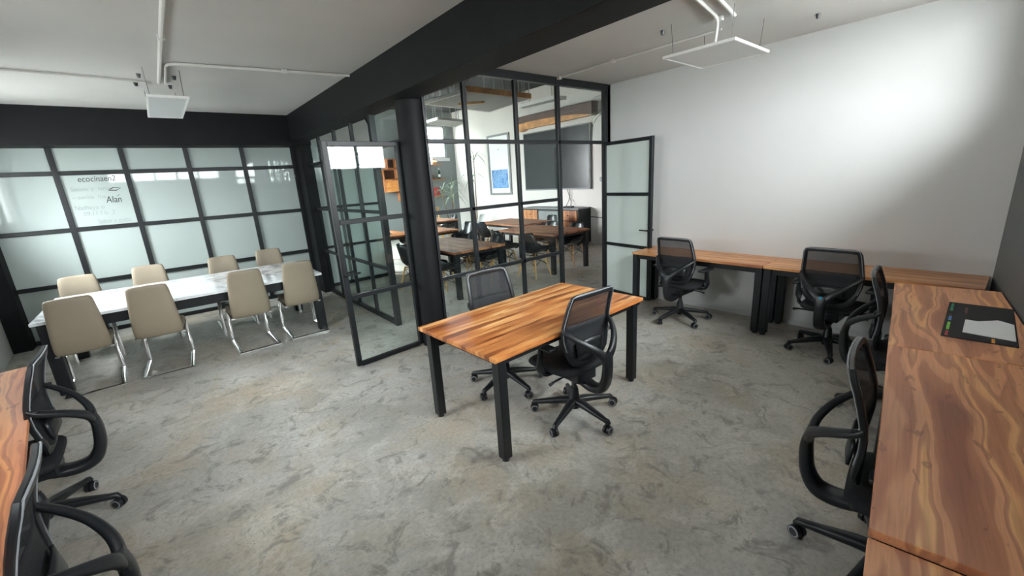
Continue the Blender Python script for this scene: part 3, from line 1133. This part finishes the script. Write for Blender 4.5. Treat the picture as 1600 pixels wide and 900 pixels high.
    # arm rests
    for s in (-1, 1):
        m = MB()
        m.sweep(*smooth_run([(s * .15, .05, .405), (s * .24, .05, .405), (s * .282, .05, .436), (s * .288, .045, .52), (s * .285, .03, .635)],
                            [(.03, .012), (.03, .012), (.03, .013), (.028, .013), (.024, .013)]), (0, 0.001, 1), 8, .6)
        ar = m.build('armrest', 'plastic', r, smooth=True)
        MB().box((s * .282, .02, .643), (.075, .23, .026)).build('arm_pad', 'plastic', ar, bevel=.011)
    return r, ys


A_ = math.radians
GC = 'black mesh task chairs'
t0, ys0 = task_chair('black mesh chair at the near side of the middle desk, rear to us', (2.116, 1.939, 0), A_(-2), A_(52.5))
task_chair('black mesh chair at the far side of the middle desk, by the column', (2.067, 2.70, 0), A_(178), A_(51))
task_chair('black mesh chair at the white wall desk beside the pale glass door', (4.576, 2.451, 0), A_(-91), A_(24))
t4, ys4 = task_chair('black mesh chair with a small blue round badge on its back support', (4.605, .986, 0), A_(-92.5), A_(55.5))
MB().cyl((0, -.333, .60), (0, -.327, .60), .011, .012, 16).build('badge', 'cyan', ys4, smooth=True)['label'] = 'small round blue badge'
task_chair('black mesh chair in the corner, pushed in before the desk with the mat', (3.70, .37, 0), A_(186), A_(118))
task_chair('black mesh chair with painted pale edge highlight beside the bare figured desk on the right', (2.08, .14, 0), A_(186.5), A_(92.6))
task_chair('black mesh chair at the far end of the left orange desk', (-.85, 3.27, 0), A_(91), A_(-12))
task_chair('black mesh chair in the bottom left corner of the picture', (-.660, 1.80, 0), A_(93.5), A_(0))

# ------------------------------------------------------------------ things on the side desk
mat_o = thing('desk_mat', 'black desk mat with small coloured marks on the figured desk', 'desk mat', (3.708, .053, .7501), .043)
MB().box((0, 0, .0025), (.812, .292, .005)).build('mat_sheet', 'mat', mat_o, bevel=.002)
for x0, x1, y0, y1, mm in ((.168, .370, .121, .134, 'green'), (.055, .09, .122, .132, 'maroon'), (-.066, .033, .119, .132, 'blue'), (-.268, -.106, .119, .132, 'lime'),
                           (-.394, -.288, .119, .132, 'red'), (.134, .31, .055, .067, 'maroon'), (-.40, -.325, -.062, -.049, 'orange')):
    MB().box(((x0 + x1) / 2, (y0 + y1) / 2, .0053), (x1 - x0, y1 - y0, .0006)).build('printed_mark', mm, mat_o)
pa = MB()
outl = [(-.006, .06), (-.010, .006), (.075, -.075), (.021, -.138), (-.313, -.138), (-.285, .064)]
pa.prism(outl, 0, .0015)
pa.prism([(x * .97 - .004, y * .97 - .003) for x, y in outl], .0015, .003)
tag(pa.build('paper_sheet', 'paper', loc=(3.708, .053, .7555), rz=.043), 'blank white cut paper lying on the black desk mat', 'paper')

# ------------------------------------------------------------------ ceiling lamps and conduits
def panel_lamp(label, x0, x1, y0, y1, z, rz=0., up=True):
    cx, cy = (x0 + x1) / 2, (y0 + y1) / 2
    r = thing('panel_lamp', label, 'ceiling lamp', (cx, cy, z), rz)
    X, Y = (x1 - x0) / 2, (y1 - y0) / 2
    m = MB()
    for s in (-1, 1):
        m.box((0, s * (Y - .009), 0), (2 * X, .018, .022)).box((s * (X - .009), 0, 0), (.018, 2 * Y - .036, .022))
    m.build('lamp_frame', 'lamp_white', r, bevel=.002)
    MB().box((0, 0, -.003), (2 * X - .036, 2 * Y - .036, .010)).build('diffuser', 'diffuser', r)
    MB().box((0, 0, .006), (2 * X - .04, 2 * Y - .04, .006)).build('back_plate', 'lamp_white', r)
    for sx in (-1, 1):
        for sy in (-1, 1):
            MB().cyl((sx * X * .8, sy * Y * .8, .008), (sx * X * .85, sy * Y * .85, ZC - z), .0022, n=6).build('hanging_wire', 'steel_dark', r)
    MB().box((0, 0, .025), (.16, .05, .03)).build('driver_box', 'lamp_white', r, bevel=.004)
    return r


panel_lamp('square white panel lamp hung in front of the white wall', 3.62, 4.33, 1.60, 2.20, 2.70, .02)
panel_lamp('narrow white panel lamp hung before the white glass wall', .137, .456, 5.245, 6.52, 2.70)


def conduit(label, pts, r=.013, boxes=()):
    # round the corners a little
    P = [Vector(p) for p in pts]
    out = [P[0]]
    for a, b, c in zip(P, P[1:], P[2:]):
        d = min(.12, (a - b).length * .45, (c - b).length * .45)
        p0, p1 = b + (a - b).normalized() * d, b + (c - b).normalized() * d
        for t in (0, .25, .5, .75, 1):
            out.append(p0 * (1 - t) ** 2 + b * 2 * t * (1 - t) + p1 * t * t)
    out.append(P[-1])
    o = thing('conduit', label, 'conduit', tuple(P[0]))
    MB().tube([p - P[0] for p in out], r, 8).build('pipe', 'pvc', o, smooth=True)
    for q in boxes:
        w = Vector(q) - P[0]
        MB().box(tuple(w), (.05, .05, .035)).build('pipe_clip', 'pvc', o, bevel=.006)
    return o


zc = ZC - .016
conduit('white conduit on the ceiling running from the left wall to the narrow lamp', [(-1.55, 5.72, zc), (.17, 5.89, zc), (.215, 5.93, zc)], .012)
conduit('thick white conduit coming over our heads to the narrow lamp', [(.30, -.3, zc), (.285, 4.2, zc), (.285, 5.86, zc)], .017, [(.285, 4.28, zc), (.29, 2.6, zc)])
conduit('white conduit bending from the narrow lamp to the black beam', [(.335, 5.9, zc), (.325, 5.04, zc), (1.87, 4.83, zc)], .013, [(1.25, 4.915, zc)])
conduit('thin conduit from the square lamp to the top of the glass partition', [(4.16, 1.95, zc), (4.13, 3.08, zc), (4.15, 3.93, zc)], .009, [(4.13, 3.1, zc), (4.15, 3.92, zc)])
conduit('white conduit beside the beam running to the square lamp, the nearer one', [(2.20, 1.40, zc), (3.90, 1.73, zc)], .014)
conduit('white conduit beside the beam running to the square lamp, the farther one', [(2.20, 1.52, zc), (3.86, 1.84, zc), (3.97, 1.92, 2.76)], .014, [(3.86, 1.83, zc)])
an0 = None
GA = 'small anchors in the ceiling round the narrow lamp'
for x, y, lb in ((.13, 5.62, 'dark anchor screw in the ceiling left of the thick conduit, nearer us'), (.40, 5.60, 'dark anchor screw in the ceiling right of the thick conduit, nearer us'),
                 (.10, 6.03, 'dark anchor screw above the narrow lamp, left of the conduits, farther back'), (.38, 6.05, 'dark anchor screw above the narrow lamp, right of the conduits, farther back')):
    if an0 is None:
        an0 = thing('ceiling_anchor', lb, 'anchor', (x, y, ZC), 0, GA)
        MB().cyl((0, 0, -.035), (0, 0, 0), .012, .02, 10).build('screw', 'steel_dark', an0, smooth=True)
    else:
        dup(an0, (x, y, ZC), 0, lb)
gb = 'small anchors in the ceiling round the square lamp'
for x, y, lb in ((2.95, 2.55, 'dark anchor screw in the ceiling between the long beam and the square lamp'), (3.75, 2.28, 'dark anchor screw in the ceiling just beyond the square lamp'),
                 (4.6, 1.35, 'dark anchor screw in the ceiling between the square lamp and the white wall')):
    dup(an0, (x, y, ZC), 0, lb, gb)
vt = thing('ceiling_patch', 'shallow damaged patch in the ceiling beside the long beam', 'patch', (2.30, 2.62, ZC))
MB().prism([(-.06, -.16), (.03, -.14), (.07, .05), (.02, .17), (-.05, .10)], -.004, .0).build('hole', 'steel_dark', vt)

# ------------------------------------------------------------------ rear hall: tables
GT2 = 'tables in the rear hall'
def hall_table(label, x0, x1, y0, y1, rz=0., wood='wood_dark'):
    L, D = y1 - y0, x1 - x0
    r = thing('hall_table', label, 'table', ((x0 + x1) / 2, (y0 + y1) / 2, 0), PI / 2 + rz)
    MB().box((0, 0, .733), (L, D, .034)).build('tabletop', wood, r, bevel=.003)
    f = MB()
    for s in (-1, 1):
        f.box((0, s * (D / 2 - .06), .69), (L - .16, .03, .05)).box((s * (L / 2 - .06), 0, .69), (.03, D - .16, .05))
    f.build('frame', 'black_steel', r)
    for sx in (-1, 1):
        for sy in (-1, 1):
            MB().box((sx * (L / 2 - .06), sy * (D / 2 - .06), .358), (.075, .075, .716)).build('leg', 'black_steel', r, bevel=.004)
    return r


hall_table('wood-topped table right behind the round column beyond the glass', 3.26, 4.23, 5.315, 7.02)
hall_table('wood-topped table by the open doorway beyond the glass', 5.33, 6.35, 5.31, 6.90)
hall_table('pale lit table in front of the low cabinet, under the big dark screen', 6.1, 7.15, 7.1, 8.7)
hall_table('far table behind the column, the one nearer the grey wall', 5.45, 6.5, 10.2, 11.6)
hall_table('small table seen just right of the column, before the far grey wall table', 4.2, 5.08, 8.0, 9.0)
hall_table('table end showing left of the column, beyond the clear door', 3.42, 4.16, 8.35, 9.9, .0)

# shell chairs
def shell_chair(label, loc, rz, shell='shell'):
    r = thing('shell_chair', label, 'chair', loc, rz, None)
    prof = [(.225, .425, .17), (.20, .445, .195), (.08, .435, .225), (-.05, .43, .235), (-.14, .445, .235), (-.19, .50, .225), (-.215, .58, .21), (-.235, .67, .20), (-.255, .76, .18), (-.27, .825, .135)]
    def fn(u, v):
        t = v * (len(prof) - 1)
        i = min(int(t), len(prof) - 2)
        q = t - i
        y, z, w = (prof[i][k] * (1 - q) + prof[i + 1][k] * q for k in range(3))
        s = -1 + 2 * u
        e = abs(s) ** 2.6
        seat = max(0, 1 - v * 1.9)
        lift = e * (.05 + .10 * math.sin(PI * min(1, v * 1.35)))
        return (s * w, y + e * (.10 if v > .45 else .10 * v / .45), z + lift * (1 if v < .55 else max(0, (1 - v) / .45)))
    MB().grid(fn, 10, 18).build('seat_shell', shell, r, smooth=True, solid=.012)
    tips = []
    for sx in (-1, 1):
        for y0, y1 in ((.11, .20), (-.12, -.22)):
            a, b = (sx * .135, y0, .405), (sx * .225, y1, 0)
            MB().tube([b, a], [.010, .016], 8).build('leg', 'pine', r, smooth=True)
            tips.append((a, b))
    w = MB()
    mid = lambda a, b, t: tuple(p * (1 - t) + q * t for p, q in zip(a, b))
    for i, j in ((0, 1), (2, 3), (0, 2), (1, 3)):
        w.cyl(mid(*tips[i], .08), mid(*tips[j], .48), .005, n=6).cyl(mid(*tips[j], .08), mid(*tips[i], .48), .005, n=6)
    w.cyl(tips[0][0], tips[2][0], .008, n=6).cyl(tips[1][0], tips[3][0], .008, n=6)
    w.build('brace_wires', 'black_steel', r)
    return r


H = PI / 2
sc0 = shell_chair('black shell chair with wooden legs under the left side of the column table, near end', (3.24, 5.72, 0), -H)
SC = [
    (3.20, 6.55, -H, 'black shell chair with wooden legs at the left side of the column table, far end'),
    (4.28, 5.80, H, 'black shell chair at the right side of the column table, near end'),
    (4.30, 6.55, H, 'black shell chair at the right side of the column table, far end'),
    (5.12, 5.60, -H + .08, 'black shell chair with wooden legs at the near left corner of the doorway table'),
    (5.10, 6.42, -H - .25, 'black shell chair with its back turned, far left side of the doorway table'),
    (6.28, 5.72, H, 'black shell chair under the near right side of the doorway table'),
    (6.30, 6.45, H, 'black shell chair at the far right side of the doorway table'),
    (4.1, 8.1, -H + .2, 'black shell chair left of the small table beyond the column'),
    (5.5, 8.5, H, 'black shell chair right of the small table beyond the column'),
    (4.55, 9.35, H, 'black shell chair at the table seen left of the column'),
    (5.3, 10.6, -H, 'black shell chair at the far table before the grey wall, left side'),
    (6.68, 11.0, H, 'black shell chair at the far table before the grey wall, right side'),
    (7.35, 7.5, H, 'black shell chair between the pale lit table and the low cabinet'),
    (6.0, 8.2, -H, 'black shell chair at the left side of the pale lit table'),
]
for x, y, rz, lb in SC:
    dup(sc0, (x, y, 0), rz, lb)
sw = shell_chair('white shell chair between the far tables beyond the glass', (7.0, 9.7, 0), 2.3, 'white_pl')

# wooden stool frame by the plant
st = thing('wooden_stool', 'tall pale wooden stool frame beside the far plant', 'stool', (6.55, 10.75 + 1.1, 0), .2)
for sx in (-1, 1):
    for sy in (-1, 1):
        MB().bar((sx * .2, sy * .2, 0), (sx * .16, sy * .16, 1.0), .04, .04, (0, 1, 0)).build('leg', 'pine', st)
MB().box((0, 0, 1.02), (.4, .4, .04)).build('seat', 'pine', st, bevel=.005)
for sx in (-1, 1):
    MB().box((sx * .185, 0, .38), (.03, .36, .04)).build('stretcher', 'pine', st)
    MB().box((0, sx * .185, .45), (.36, .03, .04)).build('stretcher', 'pine', st)

# stack of cut logs
GL = 'cut logs heaped on the hall floor'
lg0 = None
for k, (x, z) in enumerate(((0, .065), (.135, .065), (.27, .065), (.07, .18), (.2, .18), (.135, .295))):
    lb = 'short brown cut log in the small heap behind the column table'
    if lg0 is None:
        lg0 = thing('cut_log', lb, 'log', (5.2, 7.75, z), .5, GL)
        MB().tube([(0, -.2, 0), (.004, 0, .003), (0, .2, 0)], [.062, .064, .063], 12).build('bark', 'bark', lg0, smooth=True)
        MB().cyl((0, -.204, 0), (0, -.199, 0), .054, n=12).build('cut_end', 'pine', lg0)
    else:
        dup(lg0, (5.2 + x * math.cos(.5), 7.75 + x * math.sin(.5), z), .5)

# ------------------------------------------------------------------ rear hall: the right wall
tv = thing('wall_screen', 'very large dark screen hung on the rear hall wall', 'screen', (RX - .05, 8.235, 1.40))
MB().span((-.02, -1.225, 0), (.03, 1.225, 1.575)).build('screen_body', 'grey_frame', tv, bevel=.008)
MB().span((-.026, -1.19, .035), (-.019, 1.19, 1.545)).build('screen_face', 'screen', tv)
MB().tube([(.0, -.5, 0), (-.01, -.52, -.15), (-.02, -.48, -.30), (-.1, -.45, -.43)], .008, 6).build('cable', 'black_steel', tv, smooth=True)
MB().tube([(.0, -.42, 0), (.0, -.47, -.12), (-.02, -.56, -.30), (-.08, -.6, -.43)], .008, 6).build('cable', 'black_steel', tv, smooth=True)

ar = thing('framed_picture', 'tall grey-framed picture with a blue painted square on white', 'picture', (RX - .005, 10.68, 1.29))
m = MB()
m.span((-.04, -.55, 0), (0, .55, .06)).span((-.04, -.55, 1.76), (0, .55, 1.82)).span((-.04, -.55, .06), (0, -.47, 1.76)).span((-.04, .47, .06), (0, .55, 1.76))
m.build('frame', 'grey_frame', ar, bevel=.004)
MB().span((-.02, -.47, .06), (-.012, .47, 1.76)).build('backing_sheet', 'paper', ar)
MB().span((-.026, -.40, .20), (-.02, .40, .77)).build('painting', 'art', ar)
MB().span((-.022, -.02, 1.36), (-.02, .05, 1.39)).build('caption', 'grey_frame', ar)

lgs = thing('slab_sign', 'dark wooden slab with orange live edge hung high on the wall', 'sign', (RX - .22, 8.1, 3.1))
MB().span((-.03, -1.3, .02), (.21, 1.31, .31)).build('slab', 'slab_dark', lgs, bevel=.01)
m = MB()
rings = []
ys_ = [-1.29, -1.0, -.6, -.2, .1, .4, .7, .9, 1.05, 1.18, 1.27, 1.31]
dp = [.015, .06, .10, .125, .13, .135, .14, .14, .13, .12, .12, .13]
lo = [.005, -.005, -.015, -.025, -.04, -.035, -.04, -.045, -.045, -.085, -.09, -.03]
for y, d, l in zip(ys_, dp, lo):
    rings.append([(-.045, y, l), (.12, y, l + .01), (.12, y, .03), (-.052, y, d)])
m.loft(rings)
m.build('live_edge', 'live_edge', lgs, smooth=False)
text(lgs, 'Choowoo', -.0325, -.30, .16, .10, 'letter', (PI / 2, 0, -PI / 2), 0, 'lettering', .001, 1.4)

cz = thing('low_cabinet', 'low black cabinet with wooden drawer fronts under the big screen', 'cabinet', (8.24, 8.10, 0))
MB().span((-.23, -1.04, .06), (.25, 1.04, .92)).build('body', 'black_steel', cz, bevel=.004)
MB().span((-.245, -1.05, .92), (.25, 1.05, .95)).build('top', 'grey_frame', cz, bevel=.003)
for ya, yb in ((-1.0, -.42), (.42, 1.0)):
    for k in range(3):
        z0 = .10 + k * .27
        d = MB().span((-.255, ya, z0), (-.23, yb, z0 + .25)).build('drawer', 'wood_dark', cz, bevel=.004)
        MB().cyl((-.275, (ya + yb) / 2, z0 + .13), (-.255, (ya + yb) / 2, z0 + .13), .014).build('knob', 'black_steel', d, smooth=True)
for k in range(2):
    MB().span((-.25, -.38, .10 + k * .40), (-.23, .38, .10 + k * .40 + .37)).build('door', 'wood_dark' if k == 0 else 'grey_frame', cz, bevel=.004)
for sx in (-.2, .2):
    for sy in (-.98, .98):
        MB().cyl((sx, sy, 0), (sx, sy, .06), .02).build('foot', 'black_steel', cz)
bx_ = thing('set_top_box', 'small flat black box on top of the low cabinet', 'box', (8.2, 7.55, .95), .3)
MB().box((0, 0, .02), (.16, .24, .04)).build('case', 'plastic', bx_, bevel=.005)

sk = thing('wall_socket', 'small dark socket on the wall beside the glass doorway post', 'socket', (RX - .002, 6.68, 1.62))
MB().span((-.03, -.07, -.05), (0, .07, .05)).build('plate', 'steel_dark', sk, bevel=.004)
MB().tube([(RX - .02, 7.0, .70), (RX - .02, 6.4, .68)], .010, 6)
wc = MB().tube([(0, 0, 0), (0, -.3, -.012), (0, -.8, -.005)], .010, 6).build('wall_cable', 'black_steel', None, smooth=True, loc=(RX - .012, 7.05, .70))
tag(wc, 'thin dark cable along the wall right of the low cabinet', 'cable')

# ------------------------------------------------------------------ rear hall: hanging panels
def hang_panel(label, poly, z, wood_edges=(), rods=5, th=.05, lamp=None):
    cx = sum(p[0] for p in poly) / len(poly)
    cy = sum(p[1] for p in poly) / len(poly)
    r = thing('ceiling_sail', label, 'ceiling panel', (cx, cy, z))
    P = [(x - cx, y - cy) for x, y in poly]
    MB().prism(P, 0, th).build('board', 'panel_grey', r)
    n = len(P)
    for i in wood_edges:
        a, b = Vector((*P[i], th * .5 + .02)), Vector((*P[(i + 1) % n], th * .5 + .02))
        MB().bar(a, b, .05, .09).build('wood_edge', 'live_edge', r)
    for i in range(n):
        if i not in wood_edges:
            a, b = Vector((*P[i], th * .5)), Vector((*P[(i + 1) % n], th * .5))
            MB().bar(a, b, .03, .06).build('white_edge', 'lamp_white', r)
    for i in range(n):
        for k in range(rods):
            t = (k + .3) / rods
            a = Vector(P[i]).lerp(Vector(P[(i + 1) % n]), t) * .96
            MB().cyl((a.x, a.y, th), (a.x, a.y, 4.1 - z), .009, n=6).build('rod', 'alu', r)
    if lamp:
        a, b = Vector((*lamp[0], -.02)), Vector((*lamp[1], -.02))
        off = Vector((cx, cy, 0))
        MB().bar(a - off, b - off, .06, .04).build('wood_strip', 'pine', r)  # yellow LED light on the panel, put in as a pine-coloured bar
    return r


hang_panel('large grey ceiling panel with orange wood edge hung over the hall tables', [(4.215, 7.40), (4.31, 6.175), (5.816, 6.254), (5.998, 7.765)], 3.2, (1,), 4, .05, ((4.75, 7.1), (5.1, 6.75)))
hang_panel('small grey ceiling panel hung in the hall before the far window', [(5.45, 9.72), (5.43, 9.02), (6.39, 9.26), (6.6, 10.08)], 3.2, (), 2)
hang_panel('narrow grey ceiling panel hung above the dark slab sign', [(6.458, 7.182), (6.241, 7.072), (6.252, 6.046), (6.536, 6.015)], 3.2, (), 1)

# ------------------------------------------------------------------ rear hall: far wall
def wall_shelf(label, x0, x1, z):
    r = thing('wall_shelf', label, 'shelf', ((x0 + x1) / 2, RY, z))
    MB().span((-(x1 - x0) / 2, -.20, -.035), ((x1 - x0) / 2, 0, 0)).build('board', 'wood_dark', r, bevel=.003)
    return r


wall_shelf('topmost short wooden shelf under the far window', 7.05, 7.80, 2.40)
wall_shelf('middle short wooden shelf under the far window, holding a bottle', 7.1, 7.89, 1.91)
wall_shelf('lowest short wooden shelf under the far window', 7.15, 7.80, 1.35)
bt = thing('bottle', 'dark bottle with pale label on the middle wooden shelf', 'bottle', (7.72, RY - .1, 1.911))
MB().lathe([(.036, 0), (.038, .01), (.038, .19), (.030, .23), (.014, .27), (.013, .33), (.015, .335)], n=16).build('glass_body', 'bottle', bt, smooth=True)
MB().lathe([(.0388, .06), (.0388, .15)], n=16).build('bottle_label', 'paper', bt, smooth=True)
MB().lathe([(.0155, .31), (.0155, .345)], n=12).build('cap', 'lamp_white', bt, smooth=True)
bk = thing('book', 'red book standing on the lowest wooden shelf', 'book', (7.55, RY - .1, 1.351), .1)
MB().box((0, 0, .14), (.20, .05, .28)).build('cover', 'red', bk, bevel=.003)
MB().box((.004, 0, .14), (.196, .038, .274)).build('pages', 'paper', bk)
bs = thing('basket', 'brown woven basket on the middle wooden shelf', 'basket', (7.4, RY - .1, 1.911))
MB().lathe([(.07, 0), (.085, .09), (.09, .14), (.08, .145), (.07, .02)], n=16).build('bowl', 'bark', bs, smooth=True)
cp = thing('ornament', 'pale rounded ornament on the topmost wooden shelf', 'ornament', (7.55, RY - .1, 2.401))
MB().lathe([(.05, 0), (.10, .03), (.12, .07), (.09, .10), (.04, .12), (.05, .15)], n=16).build('body', 'pine', cp, smooth=True)

# cube shelves
def cube_shelf(label, x0, x1, z0, z1, door=False):
    r = thing('cube_shelf', label, 'shelf', ((x0 + x1) / 2, RY, z0))
    w, h, t, d = (x1 - x0), (z1 - z0), .025, .30
    m = MB()
    m.span((-w / 2, -d, 0), (w / 2, -.001, t)).span((-w / 2, -d, h - t), (w / 2, -.001, h)).span((-w / 2, -d, t), (-w / 2 + t, -.001, h - t)).span((w / 2 - t, -d, t), (w / 2, -.001, h - t))
    m.build('frame', 'wood_dark', r, bevel=.002)
    MB().span((-w / 2 + t, -.012, t), (w / 2 - t, -.002, h - t)).build('back_board', 'slab_dark', r)
    if door:
        MB().span((-w / 2 + .004, -d - .02, .004), (w / 2 - .004, -d - .001, h - .004)).build('door', 'wood', r, bevel=.003)
    return r


cube_shelf('open wooden wall cube, topmost left of the column', 5.78, 6.13, 2.29, 2.60)
cube_shelf('open wooden wall cube above the one with a door', 5.62, 6.13, 1.96, 2.285)
cube_shelf('wooden wall cube closed with an orange grained door', 5.66, 6.13, 1.58, 1.955, True)
cube_shelf('upper narrow wooden wall cube with leaning books beside the door cube', 6.14, 6.48, 1.90, 2.20)
cube_shelf('middle narrow wooden wall cube beside the door cube', 6.14, 6.48, 1.64, 1.895)
cube_shelf('lowest narrow wooden wall cube with standing books', 6.14, 6.52, 1.27, 1.635)
bcols = ['wood', 'bark', 'slab_dark', 'pine', 'red', 'grey_frame']
nb_ = 0
for (x0, z0, n, hh, where) in ((6.19, 1.926, 5, .22, 'upper narrow cube'), (6.19, 1.296, 6, .24, 'lowest narrow cube')):
    for k in range(n):
        h_ = hh * random.uniform(.85, 1.05)
        lb = '%s book, %s in the %s left of the column' % (['orange', 'brown', 'dark', 'tan', 'red', 'grey'][k % 6], ['first', 'second', 'third', 'fourth', 'fifth', 'sixth'][k] + ' from the left', where)
        b = thing('book', lb, 'book', (x0 + k * .038, RY - .15, z0), 0, 'books in the wall cubes')
        MB().box((0, 0, h_ / 2), (.032, .17, h_)).build('cover', bcols[k % 6], b, bevel=.002)
        MB().box((0, -.006, h_ / 2 + .001), (.024, .164, h_ - .006)).build('pages', 'paper', b)
vs = thing('vase', 'white vase with one pale leaf on top of the wall cubes', 'vase', (6.30, RY - .14, 2.20))
MB().lathe([(.04, 0), (.065, .03), (.06, .08), (.025, .12), (.03, .14)], n=16).build('body', 'white_pl', vs, smooth=True)
MB().sweep([(0, 0, .12), (.0, -.01, .25), (-.02, -.01, .36), (-.03, -.01, .48)], [(.004, .003), (.028, .003), (.03, .003), (.004, .002)], (0, 1, 0), 6).build('leaf', 'leaf_pale', vs, smooth=True)

# small things on the table left of the column
mn = thing('table_lamp', 'small black stand on the table end left of the column', 'lamp', (4.10, 8.55, .75))
MB().lathe([(.07, 0), (.07, .015), (.012, .02), (.012, .38)], n=14).build('stand', 'plastic', mn, smooth=True)
MB().box((-.06, 0, .39), (.2, .05, .03)).build('head', 'plastic', mn, bevel=.005)
cd = thing('white_box', 'small white box on the table end left of the column', 'box', (3.72, 8.75, .75))
MB().box((0, 0, .03), (.14, .1, .06)).build('carton', 'white_pl', cd, bevel=.004)

# ------------------------------------------------------------------ plants
def leaf_blade(m, p, az, length, droop, w, rise=1.0, n=5):
    pts, sec = [], []
    for i in range(n + 1):
        t = i / n
        r = length * (t * .9)
        z = length * (rise * t - droop * t * t)
        pts.append((p[0] + r * math.cos(az), p[1] + r * math.sin(az), p[2] + z))
        sec.append((w * (.35 + 1.3 * t * (1 - t) * 2) * (1 - .85 * t * t), .0025))
    m.sweep(pts, sec, (0, 0, 1), 4)


def plant(label, loc, height, heads, n, ll, w, mat, spread=.15, name='potted_plant'):
    r = thing(name, label, 'plant', loc)
    MB().lathe([(.13, 0), (.17, .30), (.18, .32), (.155, .32), (.15, .26)], n=20).build('pot', 'pot', r, smooth=True)
    MB().lathe([(.15, .24), (.15, .27)], n=16).build('soil', 'bark', r)
    for h in range(heads):
        a = 2 * PI * h / heads + .5
        hz = height * (1 - .22 * h / max(1, heads - 1)) if heads > 1 else height
        px, py = spread * math.cos(a), spread * math.sin(a)
        MB().tube([(px * .2, py * .2, .26), (px * .6, py * .6, hz * .5), (px, py, hz)], [.02, .016, .013], 7).build('stem', 'bark', r, smooth=True)
        for k in range(n):
            m = MB()
            leaf_blade(m, (px, py, hz - .25 * random.random()), random.uniform(0, 2 * PI), ll * random.uniform(.7, 1.1), random.uniform(.7, 1.5), w, random.uniform(.5, 1.4))
            m.build('leaf', mat, r, smooth=True)
    return r


plant('bushy long-leaved plant standing before the far grey wall', (7.55, 12.3, 0), 1.75, 3, 22, .55, .022, 'leaf_pale', .22)
plant('tall thin-stemmed plant beside the framed picture', (7.75, 11.1, 0), 2.55, 2, 13, .55, .02, 'leaf', .12)
plant('spiky plant in a pot behind the pale glass wall, left of the clear door', (2.75, 8.75, 0), .9, 2, 14, .5, .02, 'leaf_pale', .1)
plant('drooping plant showing its leaf tips by the top of the doorway post', (8.15, 5.98, 1.9), 1.15, 1, 24, 1.0, .016, 'leaf', .0, 'hanging_plant')
ps = thing('plant_stand', 'white pedestal under the drooping plant by the doorway', 'pedestal', (8.15, 5.98, 0))
MB().span((-.16, -.16, 0), (.16, .16, 1.9)).build('column', 'white_pl', ps, bevel=.01)
MB().span((-.2, -.2, 1.87), (.2, .2, 1.898)).build('top', 'white_pl', ps, bevel=.006)
